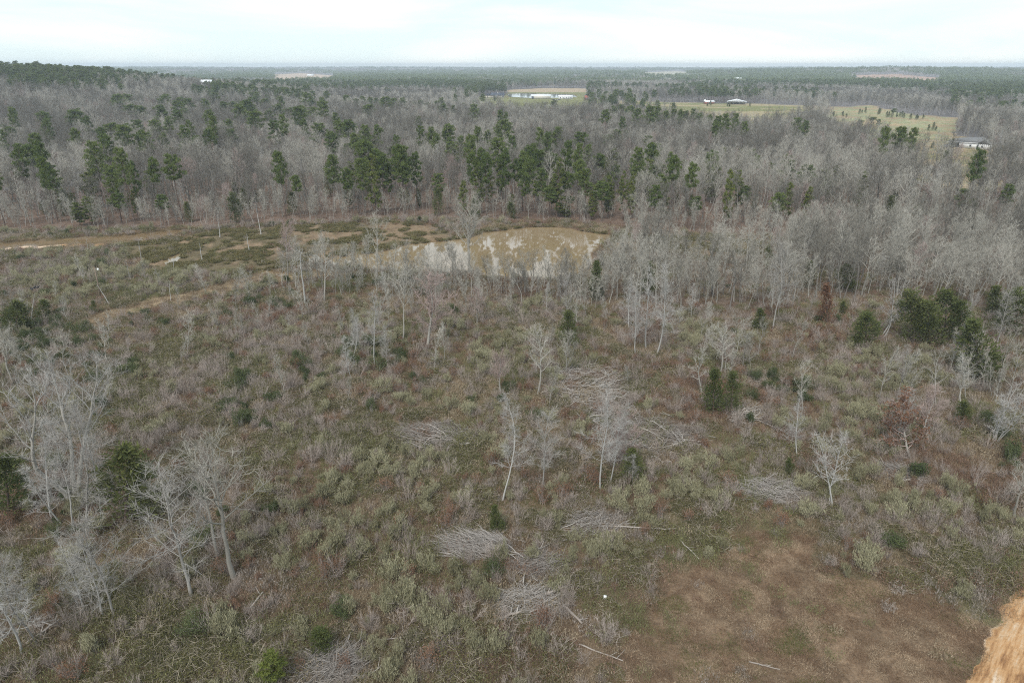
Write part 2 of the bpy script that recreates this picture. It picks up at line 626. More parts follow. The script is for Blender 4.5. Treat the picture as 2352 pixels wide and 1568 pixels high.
# ------------------------------------------------------------------ ground sheet
def build_ground():
    rings = np.concatenate([[0.0, 12, 20], 28 * np.exp(np.linspace(0, math.log(9000 / 28), 400))])
    front = np.radians(np.linspace(-56, 56, 400))
    back = np.radians(np.linspace(56, 304, 60))[1:-1]
    ang = np.concatenate([front, back])
    A, R = np.meshgrid(ang, rings)
    x, y = np.sin(A) * R, np.cos(A) * R
    shp = x.shape
    xf, yf = x.ravel(), y.ravel()
    z = terrain(xf, yf)
    px, py = project(xf, yf, z)
    r = np.hypot(xf, yf)
    infront = yf * CP + (CAM_H - z) * SP > 5
    n1 = fbm(xf / 9, yf / 9, 11, 4)[:, None]
    n2 = fbm(xf / 30, yf / 30, 15, 3)[:, None]

    def c(*v):
        return np.array(v)[None, :]
    scrub = c(.125, .095, .062) * (.8 + .5 * n1) + c(-.01, .012, -.004) * (n2 - .4) * 2
    col = np.repeat(scrub, 1, 0)
    wood = c(.15, .105, .08) * (.75 + .5 * n1)
    isw = (woods(px, py) | ~infront)[:, None]
    col = np.where(isw, wood, col)
    col = np.where((r > 330)[:, None], c(.165, .15, .145) * (.8 + .4 * n2), col)
    rw = inside(px, py, RIGHT_WOOD)[:, None] & infront[:, None]
    col = np.where(rw, c(.14, .105, .08) * (.75 + .5 * n1), col)
    mar = (inside(px, py, MARSH) | inside(px, py, MARSH_R) | inside(px, py, BANK_FAR))[:, None] & infront[:, None]
    col = np.where(mar, np.where(n1 > .55, c(.20, .145, .095), c(.13, .105, .065)), col)
    sand = inside(px, py, SAND)[:, None] & infront[:, None]
    col = np.where(sand, np.where(n1 > .6, c(.60, .45, .33), np.where(n1 > .5, c(.36, .22, .12), c(.16, .12, .08))), col)
    path = inside(px, py, PATH)[:, None] & infront[:, None]
    col = np.where(path, c(.26, .20, .13) * (.75 + .5 * n1), col)
    mown = in_mown(px, py, xf, yf)[:, None] & infront[:, None]
    col = np.where(mown, c(.165, .115, .076) * (.5 + 1.0 * fbm(xf / 2.5, yf / 2.5, 231, 4)[:, None]), col)
    k = np.where(infront, clearing_of(xf, yf, z), 0)
    names = list(CLEARINGS)
    fc = {'far_tan': (.42, .31, .22), 'farm': (.185, .185, .085), 'rose': (.36, .24, .18), 'pale': (.38, .34, .24), 'past': (.235, .235, .135), 'yard': (.20, .18, .09), 'ridge': (.2, .17, .12)}
    for i, nme in enumerate(names):
        base = c(*fc[nme]) * (.75 + .5 * n2)
        if nme in ('past', 'yard'):
            base = np.where(n1 > .5, c(.29, .225, .14) * (.7 + .6 * n2), base)
        col = np.where((k == i + 1)[:, None], base, col)
    # the mown hay field behind the far pond is tan along its back edge
    tan = (k == names.index('farm') + 1) & (py < 212)
    col = np.where(tan[:, None], c(.36, .28, .19), col)
    tan2 = (k == names.index('farm') + 1) & (px > 1420) & (fbm(xf / 60, yf / 25, 31, 3) > .5)
    col = np.where(tan2[:, None], c(.30, .25, .15), col)
    # the bed under the water, wet edge
    nearw = np.zeros(len(xf), bool)
    for poly, _ in WATERS:
        x0, x1, y0, y1 = box_of(poly, 4)
        nearw |= (xf > x0) & (xf < x1) & (yf > y0) & (yf < y1)
    bed = ((z < -0.2) & nearw)[:, None]
    col = np.where(bed, c(.16, .11, .06), col)
    nr, na = shp
    i = np.arange(nr - 1)[:, None] * na + np.arange(na)[None, :]
    j = np.arange(nr - 1)[:, None] * na + (np.arange(na)[None, :] + 1) % na
    t = np.concatenate([np.stack([i, j, j + na], -1).reshape(-1, 3), np.stack([i, j + na, i + na], -1).reshape(-1, 3)])
    mb = MB()
    mb.add(np.stack([xf, yf, z], 1), t[:, ::-1])
    me = mesh_of("ground", [(mb, ground_mat())], True)
    a = me.attributes.new("soil", 'FLOAT_COLOR', 'POINT')
    a.data.foreach_set("color", np.concatenate([np.clip(col, .01, .9), np.ones((len(col), 1))], 1).astype(np.float32).ravel())
    g = link("ground", me)
    tag(g, kind='structure')


build_ground()


def sheet(name, poly, z, mt):
    import bmesh
    bm = bmesh.new()
    vs = [bm.verts.new((x, y, z)) for x, y in poly]
    f = bm.faces.new(vs)
    if f.normal.z < 0:
        f.normal_flip()
    bmesh.ops.triangulate(bm, faces=[f])
    bm.normal_update()
    for f in bm.faces:
        if f.normal.z < 0:
            f.normal_flip()
    me = bpy.data.meshes.new(name)
    bm.to_mesh(me)
    bm.free()
    me.materials.append(mt)
    return tag(link(name, me), kind='structure')


WM = water_mat("muddy_water", (.255, .185, .105))
sheet("pond_water", POND, WATER_Z, WM)
sheet("stream_water", STREAM, WATER_Z + .004, water_mat("stream_water", (.19, .13, .07)))
for p in PUDDLES:
    sheet("puddle_water", p, WATER_Z + .004, WM)
sheet("far_pond_water", FARPOND, WATER_Z + .004, water_mat("far_pond_water", (.30, .30, .30), .05))


# ------------------------------------------------------------------ the dirt road
def build_road():
    e = np.array(ROAD_EDGE)
    s = np.linspace(0, 1, 420)
    seg = np.r_[0, np.cumsum(np.hypot(*np.diff(e, axis=0).T))]
    ex, ey = np.interp(s * seg[-1], seg, e[:, 0]), np.interp(s * seg[-1], seg, e[:, 1])
    for _ in range(40):
        ex[1:-1] = (ex[:-2] + ex[1:-1] * 2 + ex[2:]) / 4
        ey[1:-1] = (ey[:-2] + ey[1:-1] * 2 + ey[2:]) / 4
    dx, dy = np.gradient(ex), np.gradient(ey)
    ln = np.hypot(dx, dy)
    nx, ny = dy / ln, -dx / ln
    across = np.array([-.5, 0, .3, .7, 1.2, 1.6, 2.0, 2.4, 3.0, 3.6, 4.2, 4.6, 5.0, 5.4, 5.9, 6.4, 7.0])
    prof = np.array([-.12, .05, .12, .16, .12, .05, .02, .06, .12, .14, .11, .04, .02, .06, .14, .12, -.12])
    V = []
    for i in range(len(s)):
        wob = (fbm(np.array([s[i] * 60]), np.array([0.3]), 41, 5)[0] - .5) * 1.3
        for a, p in zip(across, prof):
            aa = a + (wob if a < .1 else .15 * wob if a < .5 else 0)
            x, y = ex[i] + nx[i] * aa, ey[i] + ny[i] * aa
            V.append((x, y, p + .06 + (vnoise(np.array([x * 2]), np.array([y * 2]), 8)[0] - .5) * .06))
    V = np.array(V)
    V[:, 2] += terrain(V[:, 0], V[:, 1], False)
    k = len(across)
    i = np.arange(len(s) - 1)[:, None] * k + np.arange(k - 1)[None, :]
    t = np.concatenate([np.stack([i, i + 1, i + 1 + k], -1).reshape(-1, 3), np.stack([i, i + 1 + k, i + k], -1).reshape(-1, 3)])
    mb = MB()
    mb.add(V, t)
    m, tr, o = mat_new("orange_dirt")
    uvn = tr.nodes.new("ShaderNodeAttribute")
    uvn.attribute_name = "along"
    mpn = tr.nodes.new("ShaderNodeMapping")
    mpn.inputs["Scale"].default_value = (.16, 1.3, 1)
    n = tr.nodes.new("ShaderNodeTexNoise")
    n.inputs["Scale"].default_value = 1.0
    n.inputs["Detail"].default_value = 8
    n.inputs["Roughness"].default_value = .72
    tr.links.new(uvn.outputs["Vector"], mpn.inputs["Vector"])
    tr.links.new(mpn.outputs[0], n.inputs["Vector"])
    r = tr.nodes.new("ShaderNodeValToRGB")
    el = r.color_ramp.elements
    el[0].position, el[0].color = .35, (.17, .09, .05, 1)
    el[1].position, el[1].color = .66, (.56, .46, .36, 1)
    for pos, cc in ((.43, (.30, .165, .08, 1)), (.50, (.42, .25, .125, 1)), (.57, (.46, .32, .20, 1))):
        q = el.new(pos)
        q.color = cc
    tr.links.new(n.outputs["Fac"], r.inputs[0])
    b = tr.nodes.new("ShaderNodeBsdfDiffuse")
    tr.links.new(r.outputs[0], b.inputs["Color"])
    n2 = tr.nodes.new("ShaderNodeTexNoise")
    n2.inputs["Scale"].default_value = 2.5
    n2.inputs["Detail"].default_value = 6
    tr.links.new(uvn.outputs["Vector"], n2.inputs["Vector"])
    bp = tr.nodes.new("ShaderNodeBump")
    bp.inputs["Strength"].default_value = .7
    bp.inputs["Distance"].default_value = .2
    tr.links.new(n2.outputs["Fac"], bp.inputs["Height"])
    tr.links.new(bp.outputs[0], b.inputs["Normal"])
    tr.links.new(b.outputs[0], o.inputs["Surface"])
    me = mesh_of("dirt_road", [(mb, m)], True)
    al = me.attributes.new("along", 'FLOAT_VECTOR', 'POINT')
    S, Ac = np.meshgrid(s * seg[-1], across, indexing='ij')
    al.data.foreach_set("vector", np.stack([S.ravel(), Ac.ravel(), np.zeros(S.size)], 1).astype(np.float32).ravel())
    tag(link("dirt_road", me), kind='structure')


build_road()


# ------------------------------------------------------------------ plant prototypes
def unit(v):
    return v / (np.linalg.norm(v) + 1e-9)


def bare_tree(seed, H=13., r=.15, cb=.35, nl=22, lmax=3.6, ang=50, up=.4, nsub=6, ntw=7, twl=.9, tww=.012, conical=False, stems=1, splay=.0, wander=.25, sides=6, lod=1.0, limb=1.0):
    rng = np.random.default_rng(seed)
    trunk, crown = MB(), MB()
    P, D, Ln, Wd = [], [], [], []
    for st in range(stems):
        az0 = rng.uniform(0, 6.28) + st * 6.28 / max(1, stems)
        tilt = splay * rng.uniform(.6, 1.2)
        hh = H * (1 if st == 0 else rng.uniform(.75, .98))
        dirv = unit(np.array([math.cos(az0) * tilt, math.sin(az0) * tilt, 1.0]))
        n = 9
        pts = [np.array([math.cos(az0), math.sin(az0), 0]) * (.0 if stems == 1 else .15) + np.array([0, 0, -.15])]
        d = dirv.copy()
        for i in range(n - 1):
            d = unit(d + rng.normal(size=3) * .07 * wander * 4 * np.array([1, 1, .2]) + np.array([0, 0, .06]))
            pts.append(pts[-1] + d * hh / (n - 1))
        pts = np.array(pts)
        rr = r * (1 - np.linspace(0, 1, n)) ** .85 + .012
        rr[0] *= 1.35
        trunk.tube(pts, rr, sides, rng.uniform(.3, .7))
        for i in range(nl):
            u = (i + rng.uniform(0, 1)) / nl
            t = cb + (1 - cb) * u * .97
            f = t * (n - 1)
            k = min(int(f), n - 2)
            o = pts[k] + (pts[k + 1] - pts[k]) * (f - k)
            axis = unit(pts[k + 1] - pts[k])
            az = i * 2.4 + rng.uniform(-.5, .5)
            a = math.radians(ang) * (1.15 - .5 * u) * rng.uniform(.8, 1.2)
            side = unit(np.cross(axis, np.array([math.cos(az), math.sin(az), .01])))
            d = unit(axis * math.cos(a) + side * math.sin(a))
            prof = ((1 - u) * .85 + .18) if conical else math.sqrt(max(.06, 1 - (1.5 * u - .55) ** 2))
            Lb = lmax * prof * rng.uniform(.65, 1.15) * hh / H
            rb = min(rr[k] * .6, (.03 + .012 * Lb) * limb)
            m = 5
            bp_ = [o]
            for q in range(m - 1):
                d = unit(d + rng.normal(size=3) * .16 + np.array([0, 0, up * .35]))
                bp_.append(bp_[-1] + d * Lb / (m - 1))
            bp_ = np.array(bp_)
            crown.tube(bp_, rb * np.linspace(1, .25, m), 4, rng.uniform(.2, .8))
            ns = max(2, int(nsub * (Lb / lmax + .35)))
            for q in range(ns):
                tt = .22 + .78 * (q + rng.random()) / ns
                f2 = tt * (m - 1)
                k2 = min(int(f2), m - 2)
                o2 = bp_[k2] + (bp_[k2 + 1] - bp_[k2]) * (f2 - k2)
                d2 = unit(unit(bp_[k2 + 1] - bp_[k2]) * .75 + rng.normal(size=3) * .55 + np.array([0, 0, up * .6]))
                L2 = Lb * rng.uniform(.25, .5) * (1.2 - .6 * tt)
                p2 = [o2]
                for z in range(2):
                    d2 = unit(d2 + rng.normal(size=3) * .2 + np.array([0, 0, up * .25]))
                    p2.append(p2[-1] + d2 * L2 / 2)
                p2 = np.array(p2)
                if lod >= 1:
                    crown.tube(p2, np.array([rb * .42, rb * .28, .006]), 3, rng.uniform(.2, .8))
                else:
                    crown.ribbons(p2[:1], (p2[2] - p2[0])[None, :], L2, rb * .5, rng)
                nn = ntw
                s_ = rng.random(nn) * 1.9 + .1
                kk = np.minimum(s_.astype(int), 1)
                po = p2[kk] + (p2[kk + 1] - p2[kk]) * (s_ - kk)[:, None]
                P.append(po)
                D.append(unit(p2[2] - p2[0])[None, :] * .7 + rng.normal(size=(nn, 3)) * .5 + np.array([0, 0, up * .5]))
                Ln.append(twl * rng.uniform(.5, 1.2, nn))
                Wd.append(np.full(nn, tww))
    P, D, Ln, Wd = map(np.concatenate, (P, D, Ln, Wd))
    crown.ribbons(P, D, Ln, Wd, rng)
    return trunk, crown


def pine(seed, H=20., r=.2, cb=.45, wmax=3.4, nb=30, per=42, leaf=.42, top=.25):
    rng = np.random.default_rng(seed)
    trunk, crown = MB(), MB()
    n = 8
    pts = np.cumsum(np.vstack([[0, 0, -.2], np.column_stack([rng.normal(0, .1, n - 1), rng.normal(0, .1, n - 1), np.full(n - 1, H / (n - 1))])]), 0)
    trunk.tube(pts, r * np.linspace(1.15, .12, n), 6)
    for i in range(nb):
        u = (i + rng.random()) / nb
        t = cb + (1 - cb) * u
        f = t * (n - 1)
        k = min(int(f), n - 2)
        o = pts[k] + (pts[k + 1] - pts[k]) * (f - k)
        prof = wmax * (min(1, u / .22) * .5 + .5) * (top + (1 - top) * math.sqrt(max(0, 1 - u ** 1.6)))
        az = i * 2.4 + rng.uniform(-.6, .6)
        Lb = prof * rng.uniform(.55, 1.1)
        el = rng.uniform(-.05, .35) + .35 * u
        d = np.array([math.cos(az) * math.cos(el), math.sin(az) * math.cos(el), math.sin(el)])
        e = o + d * Lb
        trunk.tube([o, o + d * Lb * .6, e + np.array([0, 0, .2])], [.05, .035, .015], 3)
        for q in range(2 if Lb > 1.2 else 1):
            cc = o + d * Lb * (1 - .42 * q) + rng.normal(size=3) * .2
            R = (.75 + .2 * Lb / wmax) * rng.uniform(.8, 1.25) * wmax / 3.4
            g = rng.normal(size=(per, 3))
            g /= np.linalg.norm(g, axis=1, keepdims=True)
            g *= (rng.random(per) ** .45)[:, None] * np.array([R, R, R * .62])
            crown.leaves(cc + g, leaf * rng.uniform(.6, 1.2, per), rng, np.clip(rng.random() + rng.normal(0, .15, per), 0, 1), axis=g / R + np.array([0, 0, .5]), long=1.3)
    return trunk, crown


def cedar(seed, H=7., wd=1.7, n=2600, leaf=.2, cone=.6, ragged=.18, base=.06):
    rng = np.random.default_rng(seed)
    trunk, crown = MB(), MB()
    trunk.tube([(0, 0, -.1), (0, 0, H * .5), (0, 0, H * .92)], [.13, .08, .02], 5)
    nc = 60
    tz = rng.random(nc) ** .85
    az = rng.uniform(0, 6.28, nc)
    width = wd * (cone * (1 - tz) ** .9 + (1 - cone) * np.sqrt(np.clip(1 - (1.6 * tz - .6) ** 2, 0.02, 1)))
    rad = width * rng.uniform(.35, .95, nc)
    C = np.stack([np.cos(az) * rad, np.sin(az) * rad, H * (base + (1 - base) * tz * .97)], 1)
    pick = rng.integers(0, nc, n)
    R = np.array([.42, .42, .55]) * wd / 1.7
    g = rng.normal(size=(n, 3)) * R * (.6 + .4 * (1 - tz[pick]))[:, None]
    p = C[pick] + g
    p[:, 2] = np.clip(p[:, 2], .1, H * 1.02)
    ct = rng.random(nc)
    ax = np.stack([np.cos(az), np.sin(az), np.full(nc, .9)], 1)[pick]
    crown.leaves(p, leaf * rng.uniform(.6, 1.3, n), rng, np.clip(ct[pick] + rng.normal(0, .15, n), 0, 1), axis=ax, long=1.5)
    return trunk, crown


def plume_shrub(seed, H=1.8, wd=.95, nc=7, per=13, nl=1500, leaf=.062):
    """several uneven sprays of upright stems with feathery tips"""
    rng = np.random.default_rng(seed)
    st, lf = MB(), MB()
    B, T, W = [], [], []
    for c in range(nc):
        a, q = rng.uniform(0, 6.28), math.sqrt(rng.random())
        cx, cy = math.cos(a) * q * wd * .75, math.sin(a) * q * wd * .75
        hh = H * rng.uniform(.5, 1.08) * (1 - .25 * q)
        for i in range(per):
            b = np.array([cx * .3 + rng.normal(0, .08), cy * .3 + rng.normal(0, .08), -.05])
            t = np.array([cx + rng.normal(0, .2), cy + rng.normal(0, .2), hh * rng.uniform(.6, 1.08)])
            B.append(b)
            T.append(t)
            W.append(c)
    B, T, W = np.array(B), np.array(T), np.array(W)
    st.ribbons(B, T - B, np.linalg.norm(T - B, axis=1), .010, rng)
    k = rng.integers(0, len(B), nl)
    t = 1.04 - .5 * rng.random(nl) ** 1.3
    p = B[k] + (T - B)[k] * t[:, None] + rng.normal(size=(nl, 3)) * np.array([.075, .075, .06])
    ct = rng.random(nc)
    lf.leaves(p, leaf * rng.uniform(.6, 1.4, nl), rng, np.clip(ct[W[k]] * .7 + rng.random(nl) * .3, 0, 1), axis=np.array([0, 0, 1.3]) + (T - B)[k] * .4, long=2.6)
    return st, lf


def twig_bush(seed, H=1.9, wd=1.1, ns=60, nt_=9, tw=.009):
    rng = np.random.default_rng(seed)
    st, tg = MB(), MB()
    az = rng.uniform(0, 6.28, ns)
    rr = np.sqrt(rng.random(ns))
    tip = np.stack([np.cos(az) * rr * wd, np.sin(az) * rr * wd, H * (1 - .4 * rr ** 2) * rng.uniform(.4, 1.15, ns)], 1)
    b = np.stack([np.cos(az) * rr * .22, np.sin(az) * rr * .22, np.full(ns, -.05)], 1)
    st.ribbons(b, tip - b, np.linalg.norm(tip - b, axis=1), .014, rng)
    k = np.repeat(np.arange(ns), nt_)
    t = .25 + .75 * rng.random(len(k))
    p = b[k] + (tip - b)[k] * t[:, None]
    d = (tip - b)[k] * .5 + rng.normal(size=(len(k), 3)) * .55 + np.array([0, 0, .3])
    tg.ribbons(p, d, rng.uniform(.25, .65, len(k)), tw, rng)
    return st, tg


def leafy_bush(seed, H=1.7, wd=1.2, n=2200, leaf=.11, lumps=14, stems=14, ragged=.3):
    rng = np.random.default_rng(seed)
    st, lf = MB(), MB()
    az = rng.uniform(0, 6.28, lumps)
    rr = np.sqrt(rng.random(lumps)) * .75
    C = np.stack([np.cos(az) * rr * wd, np.sin(az) * rr * wd, H * (.35 + .5 * rng.random(lumps) * (1 - .5 * rr))], 1)
    k = rng.integers(0, lumps, n)
    g = rng.normal(size=(n, 3))
    g /= np.linalg.norm(g, axis=1, keepdims=True)
    g *= (rng.random(n) ** .4)[:, None] * np.array([wd * .42, wd * .42, H * .33])
    p = C[k] + g * rng.uniform(.7, 1.25, n)[:, None]
    p[:, 2] = np.abs(p[:, 2])
    ct = rng.random(lumps)
    lf.leaves(p, leaf * rng.uniform(.6, 1.3, n), rng, np.clip(ct[k] * .6 + rng.random(n) * .4, 0, 1))
    b = np.zeros((stems, 3)) + rng.normal(size=(stems, 3)) * np.array([.15, .15, 0])
    tip = C[rng.integers(0, lumps, stems)] * np.array([1.1, 1.1, 1.35])
    st.ribbons(b, tip - b, np.linalg.norm(tip - b, axis=1), .016, rng)
    return st, lf


def briar(seed, H=1.0, wd=1.9, n=1300, canes=170):
    rng = np.random.default_rng(seed)
    st, lf = MB(), MB()
    az = rng.uniform(0, 6.28, canes)
    rr = np.sqrt(rng.random(canes)) * wd
    hh = H * np.sqrt(np.clip(1 - (rr / wd) ** 2, .03, 1))
    b = np.stack([np.cos(az) * rr, np.sin(az) * rr, hh * rng.uniform(.1, .9, canes)], 1)
    d = rng.normal(size=(canes, 3)) * np.array([1, 1, .4]) + np.array([0, 0, .35])
    st.ribbons(b, d, rng.uniform(.5, 1.2, canes), .01, rng, bend=-.4)
    az = rng.uniform(0, 6.28, n)
    rr = np.sqrt(rng.random(n)) * wd
    hh = H * np.sqrt(np.clip(1 - (rr / wd) ** 2, .03, 1)) * (.75 + .4 * vnoise(np.cos(az) * rr * 2.2, np.sin(az) * rr * 2.2, seed))
    p = np.stack([np.cos(az) * rr, np.sin(az) * rr, hh * rng.random(n) ** .4], 1)
    lf.leaves(p, .085 * rng.uniform(.6, 1.3, n), rng, np.clip(vnoise(p[:, 0] * 1.5, p[:, 1] * 1.5, seed + 3) * .7 + rng.random(n) * .3, 0, 1), long=1.3)
    return st, lf


def grass_patch(seed, R=1.0, n=150, h=.45, wd=.016, lay=.7):
    rng = np.random.default_rng(seed)
    g = MB()
    a, rr = rng.uniform(0, 6.28, n), R * np.sqrt(rng.random(n))
    p = np.stack([np.cos(a) * rr, np.sin(a) * rr, np.full(n, -.03)], 1)
    d = rng.normal(size=(n, 3)) * lay + np.array([0, 0, 1.0])
    d[:, 2] = np.abs(d[:, 2]) + .15
    g.ribbons(p, d, h * rng.uniform(.5, 1.25, n), wd, rng, bend=-.5)
    return g


def tussock(seed, R=.55, n=110, h=.8):
    rng = np.random.default_rng(seed)
    g = MB()
    a, rr = rng.uniform(0, 6.28, n), R * .4 * np.sqrt(rng.random(n))
    p = np.stack([np.cos(a) * rr, np.sin(a) * rr, np.full(n, -.03)], 1)
    d = np.stack([np.cos(a), np.sin(a), rng.uniform(.7, 2.2, n)], 1) + rng.normal(size=(n, 3)) * .2
    g.ribbons(p, d, h * rng.uniform(.5, 1.2, n), .022, rng, bend=-1.2)
    return g


class Kind:
    """a few prototypes of one growth: each a list of (part name, shape, material)"""

    def __init__(s, name, protos):
        s.name = name
        s.parts, s.whole = [], []
        for i, pr in enumerate(protos):
            s.parts.append([(pn, mesh_of(name + "_" + pn, [(mb, mt)], pn == 'trunk')) for pn, mb, mt in pr])
        s.protos = protos
        s.coll = None

    def collection(s):
        if s.coll is None:
            s.coll = bpy.data.collections.new(s.name + "_kinds")
            for i, pr in enumerate(s.protos):
                o = bpy.data.objects.new("%s_kind_%02d" % (s.name, i), mesh_of(s.name, [(mb, mt) for _, mb, mt in pr]))
                s.coll.objects.link(o)
        return s.coll


def K(name, gens, names, mats, alt=None):
    """alt: the materials of every second prototype"""
    return Kind(name, [[(names[i], mb, (alt if alt and q % 2 else mats)[i]) for i, mb in enumerate(g)] for q, g in enumerate(gens)])


TC = ('trunk', 'crown')
SF = ('stem', 'foliage')
k_grey = K('bare_tree', [bare_tree(10 + i, H=12.5 + (i % 4), cb=.3 + .05 * (i % 5), nl=13 + i % 7, lmax=3.0 + .5 * (i % 5), ang=38 + 7 * (i % 4), up=.45, nsub=6, ntw=7, twl=1.0, tww=.0125, wander=.32, r=.13 + .02 * (i % 4), limb=1.5)
                         for i in range(14)], TC, (M['bark'], M['twig']), (M['bark_d'], M['twig_d']))
k_rose = K('bare_tree', [bare_tree(30 + i, H=10.5 + i, cb=.3, nl=20, lmax=3.2, ang=46, ntw=11, twl=1.0) for i in range(3)], TC, (M['bark'], M['twig_rose']))
k_pale = K('pale_tree', [bare_tree(1040 + i * 7 if i > 5 else 40 + i, H=11 + (i % 3), r=.065, cb=.2 + .05 * (i % 3), nl=26 + 3 * (i % 3), lmax=2.0 + .3 * (i % 4), ang=50 + 6 * (i % 3), up=.35, nsub=6, ntw=11, twl=.85, tww=.0065, conical=i % 2 == 0, wander=.3, limb=.42)
                         for i in range(12)], TC, (M['bark_pale'], M['twig_pale']), (M['bark_pale_d'], M['twig_pale_d']))
k_sap = K('bare_sapling', [bare_tree(50 + i, H=8.5, r=.07, cb=.2 + .05 * (i % 3), nl=17, lmax=1.6 + .3 * (i % 3), ang=42, up=.5, nsub=4, ntw=7, twl=.8, tww=.014, wander=.35, sides=4, limb=1.1) for i in range(6)], TC, (M['bark'], M['twig']))
k_big = K('spreading_tree', [bare_tree(60, H=15.5, r=.38, cb=.36, nl=26, lmax=6.6, ang=62, up=.38, nsub=9, ntw=11, twl=1.0, wander=.35, sides=8)], TC, (M['bark'], M['twig']))
k_old = K('forked_tree', [bare_tree(61, H=17, r=.2, cb=.4, nl=14, lmax=4.4, ang=42, up=.4, nsub=8, ntw=12, twl=.9, tww=.008, stems=3, splay=.25, wander=.4, sides=8, limb=.55)], TC, (M['bark'], M['twig_pale']))
k_multi = K('clump_tree', [bare_tree(62, H=11, r=.08, cb=.25, nl=15, lmax=2.1, ang=46, up=.35, nsub=5, ntw=7, twl=.7, stems=5, splay=.25, wander=.4),
                           bare_tree(63, H=10, r=.08, cb=.3, nl=16, lmax=2.2, ang=50, up=.35, nsub=5, ntw=8, twl=.7, stems=2, splay=.12, wander=.3)], TC, (M['bark_pale'], M['twig_pale']))
k_snag = K('dead_snag', [bare_tree(70 + i, H=6, r=.14, cb=.5, nl=4, lmax=.9, ang=60, up=.1, nsub=2, ntw=2, twl=.3, wander=.3) for i in range(3)], TC, (M['bark_pale'], M['bark_pale']))
k_pine = K('pine_tree', [pine(80 + i, H=19 + (i % 3), cb=.5 + .05 * (i % 4), wmax=3.3 + .5 * (i % 3), nb=24 + 4 * (i % 3), per=46, leaf=.46, top=.3) for i in range(8)], TC, (M['bark_pine'], M['needle']))
k_ypine = K('young_pine', [pine(90 + i, H=11 + i, cb=.2, wmax=2.4, nb=34, leaf=.36, top=.1, r=.13) for i in range(3)], TC, (M['bark_pine'], M['needle_y']))
k_cedar = K('cedar_tree', [cedar(100 + i, H=7 + (i % 3) * .8, wd=1.7 + .25 * (i % 3), cone=.2 + .12 * (i % 4), n=2000, leaf=.22) for i in range(5)], TC, (M['bark_pine'], M['cedar']))
k_plume = K('plume_shrub', [plume_shrub(110 + i, H=1.45 + .25 * (i % 4), wd=.6 + .17 * (i % 5), nc=4 + i % 5, nl=900 + 170 * (i % 5)) for i in range(10)], SF, (M['stem_pale'], M['leaf_pale']))
k_twig = K('bare_bush', [twig_bush(120 + i, H=1.5 + .35 * (i % 4), wd=.6 + .2 * (i % 4), ns=26 + 7 * (i % 3), nt_=8, tw=.008) for i in range(9)], ('stem', 'twigs'), (M['twig_mauve'], M['twig_mauve']))
k_dark = K('evergreen_bush', [leafy_bush(130 + i, H=1.3 + .35 * (i % 4), wd=.9 + .25 * (i % 3), n=1500, lumps=7 + 2 * (i % 3), leaf=.1, stems=26) for i in range(7)], SF, (M['twig'], M['leaf_dark']))
k_rust = K('rusty_oak_bush', [leafy_bush(140 + i, H=1.6 + .25 * i, wd=.8 + .12 * i, n=520, leaf=.10, lumps=9, stems=46) for i in range(5)], SF, (M['twig_mauve'], M['leaf_rust']))
k_briar = K('briar_thicket', [briar(150 + i, H=.9 + .15 * (i % 3), wd=1.6 + .25 * (i % 3)) for i in range(4)], SF, (M['stem_pale'], M['leaf_olive']))
k_rustree = K('rust_leaved_tree', [bare_tree(160, H=6, r=.08, cb=.15, nl=20, lmax=2.7, ang=55, up=.3, nsub=6, ntw=6, twl=.6)], TC, (M['bark'], M['twig_rose']))


# ------------------------------------------------------------------ scattering what nobody could count
def scatter(name, coll, pts, pid, scl, rot, label=None):
    n = len(pts)
    me = bpy.data.meshes.new(name)
    me.vertices.add(n)
    me.vertices.foreach_set("co", np.asarray(pts, np.float32).ravel())
    a = me.attributes.new("pid", 'INT', 'POINT')
    a.data.foreach_set("value", np.asarray(pid, np.int32))
    a = me.attributes.new("scl", 'FLOAT_VECTOR', 'POINT')
    a.data.foreach_set("vector", np.asarray(scl, np.float32).ravel())
    a = me.attributes.new("rot", 'FLOAT_VECTOR', 'POINT')
    a.data.foreach_set("vector", np.asarray(rot, np.float32).ravel())
    o = link(name, me)
    g = bpy.data.node_groups.new(name + "_scatter", 'GeometryNodeTree')
    g.interface.new_socket("Geometry", in_out='INPUT', socket_type='NodeSocketGeometry')
    g.interface.new_socket("Geometry", in_out='OUTPUT', socket_type='NodeSocketGeometry')
    gi, go = g.nodes.new("NodeGroupInput"), g.nodes.new("NodeGroupOutput")
    ip = g.nodes.new("GeometryNodeInstanceOnPoints")
    ci = g.nodes.new("GeometryNodeCollectionInfo")
    ci.inputs["Collection"].default_value = coll
    ci.inputs["Separate Children"].default_value = True
    ci.inputs["Reset Children"].default_value = True
    ip.inputs["Pick Instance"].default_value = True

    def attr(nm, ty):
        q = g.nodes.new("GeometryNodeInputNamedAttribute")
        q.data_type = ty
        q.inputs["Name"].default_value = nm
        return q.outputs["Attribute"]
    er = g.nodes.new("FunctionNodeEulerToRotation")
    g.links.new(gi.outputs[0], ip.inputs["Points"])
    g.links.new(ci.outputs[0], ip.inputs["Instance"])
    g.links.new(attr("pid", 'INT'), ip.inputs["Instance Index"])
    g.links.new(attr("rot", 'FLOAT_VECTOR'), er.inputs[0])
    g.links.new(er.outputs[0], ip.inputs["Rotation"])
    g.links.new(attr("scl", 'FLOAT_VECTOR'), ip.inputs["Scale"])
    g.links.new(ip.outputs[0], go.inputs[0])
    md = o.modifiers.new("scatter", 'NODES')
    md.node_group = g
    tag(o, label, None, None, 'stuff')
    return o


